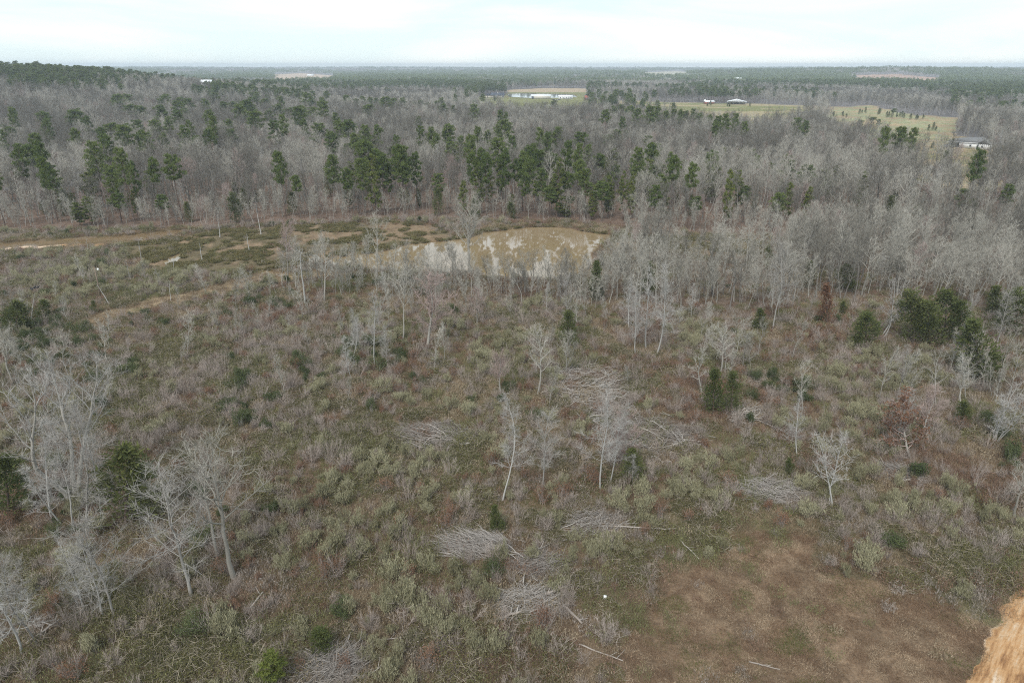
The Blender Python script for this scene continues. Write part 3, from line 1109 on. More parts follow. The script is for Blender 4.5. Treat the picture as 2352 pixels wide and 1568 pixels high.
class Grown:
    """everything of one kind that grows in the place: where, how large; the first ones (largest in view) become things, the rest one mass"""

    def __init__(s, kind, name, cat, group, looks, limit, mass_name=None, parts=True):
        s.k, s.name, s.cat, s.group, s.looks, s.limit, s.parts = kind, name, cat, group, looks, limit, parts
        s.mass_name = mass_name or name
        s.items = []

    def add(s, x, y, z, sx, sz, rz=None, lean=(0, 0), pid=None, label=None):
        n = len(s.k.protos)
        s.items.append((x, y, z, sx, sz, random.uniform(0, 6.28) if rz is None else rz, lean[0], lean[1], random.randrange(n) if pid is None else pid, label))


ORD = "first second third fourth fifth sixth seventh eighth ninth tenth eleventh twelfth thirteenth fourteenth fifteenth sixteenth seventeenth eighteenth nineteenth twentieth".split()
TENS = {20: "twenty", 30: "thirty", 40: "forty", 50: "fifty", 60: "sixty", 70: "seventy", 80: "eighty", 90: "ninety"}


def ordinal(i):
    if i < 20:
        return ORD[i]
    t, u = divmod(i + 1, 10)
    if u == 0:
        return {30: "thirtieth", 40: "fortieth", 50: "fiftieth", 60: "sixtieth", 70: "seventieth", 80: "eightieth", 90: "ninetieth"}.get(i + 1, "last")
    return TENS.get(t * 10, "far") + "-" + ORD[u - 1]


def row_of(px, py):
    if py < 250:
        return "near the distant farm"
    if py < 330:
        return "deep in the wood"
    if py < 430:
        return "midway through the wood"
    if py < 535:
        return "on the bank behind the pond" if 750 < px < 1500 else ("above the sandy stream" if px <= 750 else "past the pond's marshy end")
    if py < 625:
        return "in the marsh beside the pond" if px < 760 else ("at the pond's edge" if px < 1450 else "beside the pond's marshy end")
    if py < 700:
        return "just in front of the pond"
    if py < 780:
        return "a little nearer than the pond"
    if py < 880:
        return "level with the highest brush heap"
    if py < 1000:
        return "between the high brush heaps"
    if py < 1130:
        return "below the high brush heaps"
    if py < 1260:
        return "level with the middle brush heap"
    if py < 1400:
        return "level with the low brush heap"
    return "at the very bottom"


COLS = [(250, "far left"), (500, "left"), (750, "inner left"), (1000, "left of centre"), (1250, "centre"), (1500, "right of centre"), (1750, "inner right"), (2050, "right"), (9999, "far right")]


def col_of(px):
    for lim, nm in COLS:
        if px < lim:
            return nm


def settle(g, sink=None):
    """turn a Grown list into things and one mass"""
    it = g.items
    if not it:
        return
    arr = np.array([i[:9] for i in it], float)
    px, py = project(arr[:, 0], arr[:, 1], arr[:, 2])
    vis = (px > -30) & (px < 2382) & (py < 1620) & (py > 120)
    dist = np.hypot(arr[:, 0], arr[:, 1])
    size = arr[:, 4] / dist
    size = np.where(vis, size, -1) + np.array([5.0 if i[9] else 0 for i in it])
    order = np.argsort(-size)
    things = [i for i in order[:g.limit] if size[i] > 0]
    rest = [i for i in range(len(it)) if i not in set(things)]
    cells = {}
    for i in things:
        if it[i][9]:
            continue
        cells.setdefault((row_of(px[i], py[i]), col_of(px[i])), []).append(i)
    lab = {}
    for (rw, cl), mem in cells.items():
        mem.sort(key=lambda i: px[i])
        for q, i in enumerate(mem):
            rel = arr[i, 4]
            look = g.looks[0] if rel < .9 else (g.looks[1] if rel < 1.12 else g.looks[2])
            if len(mem) == 1:
                lab[i] = "%s %s, %s" % (look, rw, cl)
            else:
                lab[i] = "%s %s, %s, %s from left" % (look, rw, cl, ordinal(q))
    for i in things:
        x, y, z, sx, sz, rz, lx, ly, pid, label = it[i]
        parts = g.k.parts[pid]
        if g.parts:
            root = link(g.name, None, None, (x, y, z), (lx, ly, rz), (sx, sx, sz))
            root.empty_display_size = .3
            for pn, me in parts:
                link(pn, me, root)
        else:
            root = link(g.name, g.k.collection().objects[pid].data, None, (x, y, z), (lx, ly, rz), (sx, sx, sz))
        tag(root, label or lab[i], g.cat, g.group)
    if rest:
        a = arr[rest]
        if sink is not None:
            sink.append((g, a))
        else:
            scatter(g.mass_name, g.k.collection(), a[:, :3], a[:, 8], a[:, [3, 3, 4]], a[:, [6, 7, 5]])


# ------------------------------------------------------------------ named trees, surveyed one by one: base, top, kind, label
def stand(kind, proto_h, base, top, label, name, cat, pid=0, wide=1.0, group=None, rz=None):
    x, y, z = ground(*base)
    h = height_at(y, top[1]) - z
    df = y * CP + (CAM_H - z - h) * SP
    dx = (top[0] - 1176) / F * df - x
    s = h / proto_h
    if rz is None:
        rz = random.uniform(0, 6.28)
    tv = kind.protos[pid][0][1].get()[0]
    tip = tv[tv[:, 2] > tv[:, 2].max() - .5][:, :2].mean(0)
    sway = (tip[0] * math.cos(rz) - tip[1] * math.sin(rz)) * s * wide
    lean = max(-.35, min(.35, math.atan2(dx - sway, h)))
    o = link(name, None, None, (x, y, z), None, None)
    R_ = Matrix.Rotation(lean, 4, 'Y') @ Matrix.Rotation(rz, 4, 'Z')
    o.matrix_world = Matrix.Translation((x, y, z)) @ R_ @ Matrix.Diagonal((s * wide, s * wide, s, 1))
    for pn, me in kind.parts[pid]:
        link(pn, me, o)
    tag(o, label, cat, group)
    return o


PALE = [
    ((140, 1201), (70, 1045), "pale bare tree whose side limb stretches far out over dark cedar scrub", 0),
    ((200, 1232), (150, 950), "tallest pale tree of the left cluster, an evergreen vine climbing its trunk", 1),
    ((240, 1418), (180, 1225), "thin pale tree between two others in the lower left group", 2),
    ((267, 1418), (207, 1178), "pale tree with bright upper limbs, rightmost of the lower left group", 3),
    ((193, 1402), (133, 1235), "very thin pale leaning sapling with a bent-over top", 4),
    ((88, 1482), (20, 1262), "pale tree with flat spreading crown by the left edge", 5),
    ((52, 1500), (-8, 1270), "pale leaning tree cut by the left edge, lowest of all", 0),
    ((440, 1368), (374, 1050), "lone pale twisted tree with short crooked branches all along its trunk", 1),
    ((809, 833), (801, 708), "white slender tree, tallest of five over the dark green bushes", 2),
    ((822, 816), (821, 726), "white slender tree just behind the tallest white one", 3),
    ((861, 840), (851, 668), "grey slender tree right of the white pair", 4),
    ((891, 850), (887, 770), "short pale tree with a flat little crown", 5),
    ((809, 873), (787, 768), "pale crooked tree in front of the dark green bushes", 0),
    ((886, 683), (874, 612), "small white tree in front of the pond's reflection", 1),
    ((1256, 720), (1257, 652), "thin straight pale trunk at the edge of the front grove", 2),
    ((1301, 720), (1304, 634), "pale sapling near the middle of the front grove", 3),
    ((1509, 813), (1518, 594), "white tree with many upswept arms, nearest of the white trio", 4),
    ((1444, 753), (1451, 630), "tall pale tree standing behind the white trio", 5),
    ((1459, 813), (1464, 668), "white forked tree, leftmost of the white trio", 0),
    ((1483, 800), (1484, 608), "pale straight tree in the middle of the white trio", 1),
    ((1154, 1148), (1156, 906), "bare pale tree with wide arms between two brush heaps", 2),
    ((1247, 1115), (1264, 940), "pale gnarled dead tree with knotty branches", 3),
    ((1378, 1125), (1394, 872), "tall mauve-white tree rising over the high brush heap", 4),
    ((1401, 1110), (1439, 926), "slimmer pale tree leaning beside the mauve-white one", 5),
    ((1452, 1112), (1455, 1032), "small white tree standing against a dark cedar", 0),
    ((1775, 756), (1800, 556), "tall fuzzy pale tree, most feathery of its row", 1),
    ((1588, 736), (1595, 650), "white trunk at the corner of the grove", 2),
    ((2020, 656), (2030, 580), "small white tree deep in the grey wood", 3),
    ((1831, 1050), (1851, 906), "lone pale forked tree among straw shrubs", 4),
    ((2062, 906), (2088, 796), "grey leaning tree in front of the cedar grove", 5),
    ((2218, 916), (2195, 813), "grey tree leaning the other way below the cedar grove", 0),
    ((2060, 1010), (2092, 890), "grey tree behind the rust-leaved oak", 1),
    ((2215, 760), (2240, 665), "white bare tree amid the cedar grove", 2),
    ((2290, 790), (2320, 665), "pale vine-hung tree at the grove's far right", 3),
]
for q_, (b_, t_, lb, pid) in enumerate(PALE):
    pid = pid + 6 * (q_ // 6 % 2)
    if 'white' in lb.split(',')[0]:
        pid = pid // 2 * 2
    stand(k_pale, 11 + (pid % 3), b_, t_, lb, 'pale_tree', 'tree', pid, wide=1.5 if b_[0] < 500 else 1.25, group='pale bare trees in the scrub')
stand(k_old, 17, (178, 1160), (105, 832), "largest old forked tree with grey limbs at the left edge", 'forked_tree', 'tree', wide=1.3, rz=.6)
stand(k_big, 15.5, (1078, 630), (1078, 472), "big round-crowned bare tree standing at the pond's near edge", 'spreading_tree', 'tree', wide=.92)
stand(k_multi, 11, (2285, 1016), (2325, 872), "clump of pale stems fanning out at the right edge", 'clump_tree', 'tree', 0, wide=1.2)
stand(k_multi, 10, (1908, 1165), (1935, 985), "twin white trunks growing from one foot beside a brush heap", 'clump_tree', 'tree', 1)
stand(k_multi, 10, (2025, 776), (2050, 638), "pale vase-shaped tree with several stems before the cedars", 'clump_tree', 'tree', 1, wide=1.1, rz=2)
GREY = [
    ((537, 1325), (478, 1008), "grey vine-choked tree with a broken limb pointing up", 2, k_grey, 14.5, 1.3),
    ((500, 1285), (440, 1062), "fuzzy grey tree behind the lone twisted pale tree", 4, k_grey, 12.5, 1.2),
    ((977, 806), (992, 636), "rosy bare tree with broad twiggy crown and bent trunk", 0, k_rose, 10.5, 1.3),
    ((924, 786), (917, 640), "greenish grey tree left of the rosy one", 4, k_grey, 12.5, 1.1),
    ((1096, 743), (1096, 656), "short rosy tree below the big pond tree", 2, k_rose, 12.5, 1.2),
    ((1236, 905), (1234, 758), "twiggy grey tree with one curved limb arching right", 6, k_grey, 14.5, 1.3),
    ((1655, 862), (1660, 750), "fuzzy grey round tree behind the twin cedars", 6, k_grey, 14.5, 1.6),
    ((1612, 905), (1608, 790), "wide grey tree left of the twin cedars", 0, k_grey, 12.5, 1.4),
    ((1705, 845), (1712, 752), "grey tree with thin upright limbs above the twin cedars", 8, k_grey, 12.5, 1.2),
    ((2150, 935), (2165, 805), "fuzzy grey tree with a round crown below the cedar grove", 10, k_grey, 14.5, 1.3),
    ((2205, 955), (2228, 835), "grey many-limbed tree below the largest dark cedar", 12, k_grey, 12.5, 1.3),
    ((2120, 1005), (2138, 885), "grey tree just behind the rust-leaved oak's crown", 0, k_rose, 10.5, 1.2),
    ((2330, 1185), (2355, 1062), "grey bush-like tree cut by the right edge", 2, k_grey, 14.5, 1.5),
    ((1150, 905), (1146, 805), "low mauve tree left of the arching-limbed one", 1, k_rose, 11.5, 1.3),
    ((1302, 862), (1302, 765), "grey tree standing over the russet thicket", 4, k_grey, 12.5, 1.1),
    ((1432, 1092), (1433, 955), "mauve twiggy tree between the two pale ones by the high heap", 0, k_rose, 10.5, 1.2),
    ((745, 692), (740, 540), "tall thin grey tree at the left end of the pond's front screen", 6, k_grey, 14.5, .9),
    ((866, 642), (856, 502), "grey tree with a dense upright crown before the pond's left arm", 8, k_grey, 12.5, 1.1),
    ((660, 642), (655, 514), "rosy-topped tree at the marsh's near edge", 1, k_rose, 11.5, 1.1),
    ((30, 885), (12, 762), "grey spreading tree among dark bushes at the left edge", 12, k_grey, 12.5, 1.5),
    ((118, 1190), (60, 985), "slim grey tree in front of the old forked tree", 0, k_pale, 11, 1.3),
    ((168, 1205), (112, 965), "slim grey tree with curved stem beside the vine-clad pale tree", 2, k_pale, 13, 1.3),
    ((232, 1215), (203, 985), "pale thin tree right of the vine-clad one", 4, k_pale, 12, 1.2),
    ((330, 1180), (322, 1075), "thin grey tree against the olive cedar", 1, k_pale, 12, 1.2),
]
for b_, t_, lb, pid, kd, ph, wd in GREY:
    if kd is k_grey:
        ph = 12.5 + pid % 4
    stand(kd, ph, b_, t_, lb, 'pale_tree' if kd is k_pale else 'bare_tree', 'tree', pid, wide=wd, group='bare grey trees')
CED = [
    ((290, 1205), (292, 1022), "olive cedar behind the lone twisted pale tree", 0, 1.4),
    ((22, 1180), (8, 1045), "olive cedar at the left edge below the old forked tree", 1, 1.4),
    ((1452, 1108), (1453, 1032), "dark cedar with a white tree in front", 2, 1.5),
    ((2252, 872), (2236, 728), "largest dark cedar, nearest of the right grove", 3, 1.4),
    ((2095, 785), (2090, 662), "dark cedar at the left end of the right grove", 4, 1.2),
    ((2135, 790), (2130, 690), "broad low cedar in the right grove", 0, 1.5),
    ((2170, 778), (2175, 664), "tall cedar in the middle of the right grove", 1, 1.4),
    ((2210, 790), (2205, 690), "cedar squeezed between the tall and the largest ones", 2, 1.4),
    ((2290, 730), (2290, 655), "cedar at the back of the right grove", 3, 1.4),
    ((2335, 770), (2335, 660), "cedar at the right edge behind pale trees", 4, 1.4),
    ((1988, 800), (1990, 718), "rounded olive cedar just left of the right grove", 0, 1.6),
    ((1638, 953), (1641, 848), "left one of the twin cedars beside white sticks", 1, 1.0),
    ((1678, 953), (1685, 855), "right one of the twin cedars beside white sticks", 2, 1.1),
    ((1143, 1222), (1137, 1160), "small bright cedar at the brush heap's upper edge", 3, 1.1),
    ((1813, 1092), (1813, 1052), "little cone-shaped cedar above the right brush heap", 4, 1.1),
    ((2215, 975), (2212, 920), "olive cedar left of the pale stem clump", 0, 1.3),
    ((1305, 800), (1305, 715), "olive cedar left of the russet thicket", 1, 1.2),
    ((1490, 680), (1490, 602), "dark cedar behind the white trio", 2, 1.3),
    ((1368, 690), (1370, 600), "narrow dark cedar by the pond's near corner", 3, .9),
    ((1768, 620), (1765, 562), "thin dark cedar beside the right marsh", 4, .8),
    ((1945, 670), (1945, 606), "broad green cedar in the grey wood", 0, 1.5),
    ((1860, 660), (1862, 600), "dark cedar left of the broad green one", 1, 1.1),
    ((2080, 632), (2078, 590), "small lone cedar amid the grey wood", 2, 1.2),
    ((1745, 755), (1745, 708), "yellow-green cedar at the foot of the feathery tree", 3, 1.7),
    ((1935, 725), (1938, 692), "compact dark cedar in front of the red dead cedar", 4, 1.2),
    ((40, 760), (38, 690), "ragged dark cedar below the dead perch", 0, 1.7),
    ((215, 720), (213, 690), "small feathery cedar beside the dirt track", 1, 1.2),
    ((1250, 1520), (1250, 1502), "tiny bright cedar seedling in the lower grass", 2, 1.2),
    ((100, 730), (98, 688), "yellowish cedar near the dead perch", 3, 1.9),
    ((735, 1500), (733, 1440), "round dark green holly above the lowest brush heap", 4, 1.7),
    ((625, 1580), (622, 1500), "bright yellow-green young pine at the bottom edge", 0, 1.8),
]
for b_, t_, lb, pid, wd in CED:
    hp = 7 + (pid % 3) * .8
    if "young pine" in lb:
        stand(k_ypine, 11.5, b_, t_, lb, 'young_pine', 'tree', 0, wide=1.6)
    else:
        stand(k_cedar, hp, b_, t_, lb, 'cedar_tree', 'tree', pid, wide=wd * .95, group='cedars in the scrub')
x_, y_, z_ = ground(2085, 1040)
ot = stand(k_rustree, 6, (2088, 1050), (2090, 925), "wide oak still holding orange-brown leaves above the mown patch", 'rust_leaved_tree', 'tree', 0, wide=1.2)
rl = np.random.default_rng(5)
lf_ = MB()
v_, _, _ = k_rustree.protos[0][1][1].get()
pk = v_[rl.integers(0, len(v_), 1500)]
lf_.leaves(pk + rl.normal(size=pk.shape) * .08, .16, rl, long=1.3)
link('foliage', mesh_of('rust_foliage', [(lf_, M['leaf_rust'])]), ot)
DEADC = K('dead_cedar', [cedar(170, H=7, wd=1.5, n=1300, cone=.8)], TC, (M['bark_pine'], M['leaf_rust']))
stand(DEADC, 7, (1900, 745), (1898, 650), "dead cedar turned rust red beside the broad green cedar", 'dead_cedar', 'tree', 0)

SNAGS = [((400, 622), (396, 588)), ((465, 600), (457, 555)), ((572, 575), (566, 535)), ((203, 588), (201, 543)), ((325, 604), (318, 548)), ((700, 700), (690, 560)), ((300, 640), (288, 600)),
         ((690, 612), (688, 560)), ((505, 545), (500, 480)), ((252, 700), (206, 646)), ((600, 540), (587, 470)), ((392, 690), (388, 640))]
SN_L = ["tall thick stump-like snag standing in the green marsh", "broken pale snag in the middle of the marsh", "short broad snag at the back of the marsh", "dark thin snag at the sand bar's edge",
        "leaning dead trunk beside the marsh puddle", "tall thin snag rising from the shrubs by the track", "dark stub in the grey scrub below the sand bar", "white splintered snag at the puddle by the pond",
        "tall snag with a crooked white crossing branch at the wood's edge", "pale leaning dead stem below the lamp pole", "white dead trunk at the marsh's wooded back", "forked dead stick pair beside the grass track"]
for i, (b_, t_) in enumerate(SNAGS):
    stand(k_snag, 6, b_, t_, SN_L[i], 'dead_snag', 'dead tree', i % 3, wide=1.0 if i in (0, 1, 2) else .7, group='dead snags round the marsh')

# ------------------------------------------------------------------ forest: grey trees, pines
g_grey = Grown(k_grey, 'bare_tree', 'tree', 'bare grey trees', ("short grey bare tree", "grey bare tree", "tall grey bare tree"), 255, 'grey_wood')
g_sap = Grown(k_sap, 'bare_sapling', 'tree', 'grey saplings', ("small grey bare sapling", "grey bare sapling", "tall grey bare sapling"), 240, 'sapling_thicket')
g_pal = Grown(k_pale, 'pale_tree', 'tree', 'pale trees among the grey wood', ('short whitish bare tree', 'whitish bare tree', 'tall whitish bare tree'), 130, 'pale_wood')
g_ros = Grown(k_rose, 'bare_tree', 'tree', 'rosy bare trees', ('short rosy bare tree', 'rosy bare tree', 'tall rosy bare tree'), 90, 'rosy_wood')
g_pine = Grown(k_pine, 'pine_tree', 'tree', 'pines in the wood', ("short green pine", "green pine", "tall green pine"), 290, 'pine_wood', True)
g_ypine = Grown(k_ypine, 'young_pine', 'tree', 'young pines in the wood', ("small yellow-green pine", "yellow-green pine", "tall yellow-green pine"), 200, 'young_pine_wood', True)

C1 = [(715, 340, 90), (515, 430, 110), (590, 450, 80), (505, 530, 90), (290, 430, 80), (310, 480, 70), (80, 400, 60), (10, 545, 60), (230, 600, 90), (190, 640, 150), (120, 660, 90), (270, 650, 80), (770, 510, 120), (850, 540, 110),
      (940, 490, 90), (1000, 560, 90), (1070, 500, 90), (1120, 570, 80), (720, 590, 90), (640, 660, 100), (930, 710, 60), (1035, 725, 60), (1170, 700, 130), (900, 760, 70), (840, 820, 70), (400, 770, 80), (40, 830, 90),
      (1255, 515, 90), (1300, 490, 50), (1150, 450, 60), (1440, 420, 70), (1460, 480, 60), (1565, 470, 80), (1430, 550, 80), (1690, 370, 120), (1740, 330, 80), (1640, 380, 90), (1750, 440, 110), (1820, 340, 70),
      (1905, 370, 90), (1930, 310, 50), (1990, 390, 100), (2080, 380, 90), (2120, 310, 90), (2215, 320, 60), (2220, 370, 80), (2090, 470, 70), (1880, 480, 100), (1945, 465, 60), (2190, 500, 120), (2310, 440, 50),
      (2330, 480, 80), (2280, 570, 90), (1410, 340, 60), (1530, 350, 70), (1475, 300, 70), (1290, 340, 90), (1220, 340, 90), (1130, 310, 110), (1050, 310, 110), (960, 320, 120), (870, 320, 110), (800, 320, 90),
      (900, 380, 110), (960, 380, 90), (1100, 370, 90), (1260, 400, 80), (1220, 430, 70), (2280, 750, 90), (1970, 730, 70), (2070, 850, 60), (550, 1040, 100), (640, 1010, 110), (840, 1000, 100), (1150, 1000, 80), (960, 560, 80), (690, 520, 80), (1600, 360, 60),
      (200, 340, 70), (1700, 360, 70), (1850, 420, 70), (2050, 410, 80), (2150, 400, 80)]
C2 = [(40, 490, 100), (165, 540, 70), (245, 510, 90), (375, 575, 50), (150, 630, 120), (230, 670, 130), (270, 690, 110), (380, 640, 80), (430, 690, 120), (505, 700, 110), (60, 800, 100), (160, 760, 100), (545, 520, 70),
      (615, 540, 60), (650, 595, 60), (730, 500, 110), (760, 620, 100), (820, 580, 60), (530, 450, 50), (185, 380, 90), (770, 375, 40), (910, 380, 70), (1095, 430, 45), (1135, 420, 45), (1125, 490, 110), (940, 550, 50),
      (1010, 545, 70), (890, 620, 70), (1080, 600, 140), (960, 660, 90), (1180, 610, 60), (1130, 680, 120), (1250, 680, 60), (1310, 655, 60), (1370, 540, 40), (1420, 575, 60), (1495, 540, 90), (1655, 555, 120),
      (1560, 640, 70), (1640, 660, 80), (910, 720, 80), (1290, 780, 90), (1480, 790, 110), (1550, 850, 90), (1640, 740, 80), (1790, 910, 110), (1840, 840, 80), (1940, 870, 80), (2010, 880, 60), (2050, 700, 70), (2135, 650, 80),
      (2290, 740, 60), (1350, 900, 80), (1170, 990, 60), (680, 860, 90), (840, 880, 70), (2230, 930, 90), (2170, 940, 70), (2290, 850, 60), (1570, 1000, 90), (1440, 960, 130), (1530, 1050, 110), (950, 800, 80), (1820, 400, 70),
      (1880, 380, 60), (1930, 380, 70), (1990, 390, 70), (2040, 420, 60), (2130, 405, 80), (2180, 405, 50), (2240, 410, 60), (2300, 400, 60), (2340, 400, 50), (1940, 450, 50), (700, 370, 90), (300, 335, 90), (350, 330, 80), (420, 340, 60),
      (340, 780, 110), (440, 790, 110), (220, 770, 110), (90, 560, 80), (1000, 720, 90), (1220, 760, 90), (1100, 750, 90), (1260, 850, 80), (1380, 820, 80), (1700, 640, 60), (1680, 830, 70), (1720, 1000, 80)]
C3 = [(20, 410, 70), (70, 410, 50), (120, 430, 80), (190, 440, 60), (250, 450, 80), (300, 460, 60), (370, 445, 50), (230, 480, 60), (430, 480, 60), (795, 475, 70), (850, 505, 30), (1225, 480, 60), (1310, 460, 60), (1355, 475, 40),
      (350, 850, 90), (400, 860, 90), (430, 950, 70), (690, 880, 60), (750, 890, 40), (880, 920, 60), (630, 1000, 90), (30, 760, 60), (290, 790, 70), (220, 840, 40), (1940, 965, 70), (2260, 930, 60), (100, 1000, 70),
      (1500, 540, 90), (1530, 530, 60), (1400, 560, 60), (1590, 560, 40), (1460, 400, 40), (1710, 370, 40), (2050, 720, 40)]
pines_px = [(a * .3335, 115 + b * .3335, c * .3335) for a, b, c in C1] + [(784 + a * .3335, 115 + b * .3335, c * .3335) for a, b, c in C2] + [(1568 + a * .3335, 115 + b * .3335, c * .3335) for a, b, c in C3]
PINE_XY = []
for px_, py_, w_ in pines_px:
    h = random.uniform(17, 22)
    if 1450 < px_ and py_ > 380:
        h = random.uniform(9, 13)
    if py_ < 285 and px_ > 1900:
        h = random.uniform(7, 10)
    x, y, z = ground(px_, py_, h)
    bx, by = project(x, y, z)
    lim = float(np.interp(px_, BACK_X, BACK_Y)) - 6
    if by > lim:
        by = lim - random.uniform(0, 10)
        x, y, z = ground(px_ + (1176 - px_) * 0, by)
        h = max(3.5, height_at(y, py_) - z)
    width = max(2.2, w_ / F * math.hypot(y, CAM_H))
    if py_ > 370 and random.random() < .45:
        sz = h / 12.0
        g_ypine.add(x, y, z, min(1.9, max(.7, width / 4.6)), sz)
    else:
        sz = h / 20.0
        g_pine.add(x, y, z, min(1.5, max(.6, width / 6.6)), sz)
    PINE_XY.append((x, y))
for cx, cy, rx, ry, n_ in ((880, 440, 85, 40, 20), (1180, 430, 150, 40, 18), (1400, 460, 140, 36, 24), (1560, 450, 90, 35, 10), (1000, 400, 140, 30, 8), (1700, 440, 120, 40, 9), (1900, 460, 200, 40, 10), (300, 480, 200, 25, 10)):
    for q in range(n_):
        bx, by = cx + random.uniform(-rx, rx), cy + random.uniform(-ry, ry)
        by = min(by, float(np.interp(bx, BACK_X, BACK_Y)) - 5)
        if 1190 < bx < 1325:
            by = min(by, 445)
        x, y, z = ground(bx, by)
        u_ = random.random()
        lim = float(np.interp(bx, BACK_X, BACK_Y))
        low = min(1.0, max(.3, (lim - by) / 55))
        if u_ < .4 and low > .6:
            s = random.uniform(.5, .8)
            g_pine.add(x, y, z, s * random.uniform(.9, 1.25), s)
        else:
            s = random.uniform(.5, 1.1) * (.35 + .65 * low)
            g_ypine.add(x, y, z, s * random.uniform(.9, 1.4), s)
for q in range(85):
    bx, by = random.uniform(-20, 1500) ** 1.0, random.uniform(255, 400)
    if fbm(np.array([bx / 120]), np.array([by / 50]), 281, 3)[0] < .47:
        continue
    x, y, z = ground(bx, by)
    s = random.uniform(.5, .85)
    g_pine.add(x, y, z, s * random.uniform(.95, 1.35), s)
PINE_XY = np.array(PINE_XY)

# grey trees on a jittered lattice
rng = np.random.default_rng(21)


def lattice(x0, x1, y0, y1, step):
    gx, gy = np.meshgrid(np.arange(x0, x1, step), np.arange(y0, y1, step))
    gx = gx.ravel() + rng.uniform(-.5, .5, gx.size) * step
    gy = gy.ravel() + rng.uniform(-.5, .5, gy.size) * step
    return gx, gy


def fan(x, y, margin=.14):
    """the wedge of land the photograph looks over, with a margin at each side"""
    return np.abs(x) < (.75 + margin) * (y * CP + CAM_H * SP) + 8


x, y = lattice(-620, 620, 120, 640, 4.3)
m = fan(x, y)
x, y = x[m], y[m]
z = terrain(x, y, False)
px, py = project(x, y, z)
ok = woods(px, py) & (clearing_of(x, y, z) == 0)
lb_ = np.interp(px, BACK_X, BACK_Y)
lbn = lb_ - 26 * np.clip(fbm(x / 18, y / 18, 121, 3) - .42, 0, 1) * 2.2
ok &= (py < lbn) & (rng.random(len(x)) < np.where((px > 880) & (px < 1430) & (py > lb_ - 34), .38, np.where(py > lb_ - 14, .7, .92)))
near_bank = np.clip((lb_ - py) / 55, 0, 1)
rw = inside(px, py, RIGHT_WOOD) & (rng.random(len(x)) < np.where(px > 1450, .85, .45))
sel = (ok | rw)
veil = inside(*project(x, y, z + 9.5), MARSH_R) | inside(*project(x, y, z + 6), MARSH_R) | inside(*project(x, y, z + 2), MARSH_R)
sel &= ~(rw & veil & (rng.random(len(x)) < .8))
spid = stand_pid(x, y, 14)
for i in np.nonzero(sel)[0]:
    if rw[i] and not ok[i] and random.random() < .38:
        g_sap.add(x[i], y[i], z[i], random.uniform(.9, 1.5), random.uniform(.75, 1.4) * (1 if px[i] > 1450 else .7), lean=(random.gauss(0, .05), random.gauss(0, .05)))
        continue
    s = random.uniform(.62, 1.2) * (.45 + .55 * near_bank[i]) if ok[i] else (random.uniform(.6, .98) if px[i] > 1450 else random.uniform(.42, .65))
    u_ = random.random()
    if u_ < .05:
        g_pal.add(x[i], y[i], z[i], s * 1.15, s * 1.1, lean=(random.gauss(0, .06), random.gauss(0, .06)))
        continue
    if u_ < .12:
        g_ros.add(x[i], y[i], z[i], s * random.uniform(.9, 1.15), s, lean=(random.gauss(0, .04), random.gauss(0, .04)))
        continue
    g_grey.add(x[i], y[i], z[i], s * random.uniform(.9, 1.3), s, lean=(random.gauss(0, .04), random.gauss(0, .04)), pid=int(spid[i]))

SAP_SPOTS = [(520, 1190, 70, 60, .16), (230, 1180, 230, 90, .06), (2180, 900, 170, 70, .2), (2260, 1000, 110, 60, .16), (1660, 850, 70, 30, .22), (1250, 890, 60, 60, .12), (1120, 1010, 60, 30, .14), (1400, 1060, 90, 60, .14), (1870, 1110, 70, 50, .12), (2330, 1190, 50, 70, .12),
             (1000, 740, 150, 60, .10), (60, 850, 90, 40, .18), (1940, 1000, 80, 50, .08), (2080, 1020, 90, 60, .10), (650, 690, 60, 20, .15), (520, 600, 120, 24, .06), (1750, 740, 150, 40, .12), (80, 1330, 140, 120, .05)]
x, y = lattice(-60, 330, 95, 235, 3.4)
z = terrain(x, y, False)
px, py = project(x, y, z)
bp_ = stand_pid(x, y, 14)
dens_ = np.where(px < 1450, .38, np.where(px < 2000, .55, .34))
pick = inside(px, py, RIGHT_WOOD) & (rng.random(len(x)) < dens_)
for p in [POND] + PUDDLES:
    pick &= ~inside(x, y, p)
veil = inside(*project(x, y, z + 8), MARSH_R) | inside(*project(x, y, z + 5), MARSH_R) | inside(*project(x, y, z + 2), MARSH_R)
pick &= ~(veil & (rng.random(len(x)) < .85))
for i in np.nonzero(pick)[0]:
    s = random.uniform(.5, .95) if px[i] > 1450 else random.uniform(.4, .62)
    g_grey.add(x[i], y[i], z[i], s * random.uniform(.9, 1.3), s, lean=(random.gauss(0, .05), random.gauss(0, .05)), pid=int(bp_[i]))
# the grove of thin saplings along the pond's near shore, and undergrowth saplings at the wood's edge
x, y = lattice(-330, 330, 85, 230, 2.1)
z = terrain(x, y, False)
px, py = project(x, y, z)
pr = np.where(inside(px, py, RIGHT_WOOD), np.where(px < 1450, .75, .32), 0)
pr = np.where(inside(px, py, FRONT_STRIP), .62, pr)
edge = (py < np.interp(px, BACK_X, BACK_Y)) & (py > np.interp(px, BACK_X, BACK_Y) - 26)
pr = np.where(edge, .30, pr)
scr = (py > 640) & (py < 1250) & (px < 1900)
pr = np.where(scr & (pr == 0), np.where(py < 860, .045, .022), pr)
for cx, cy, rx, ry, q in SAP_SPOTS:
    pr = np.maximum(pr, q * (((px - cx) / rx) ** 2 + ((py - cy) / ry) ** 2 < 1))
pr = np.where(inside(px, py, MOWN) | inside(px, py, MARSH) | inside(px, py, PATH) | inside(px, py, SAND), 0, pr)
wet = np.zeros(len(x), bool)
for p in [POND, STREAM] + PUDDLES:
    wet |= inside(x, y, p)
pr = np.where(wet, 0, pr)
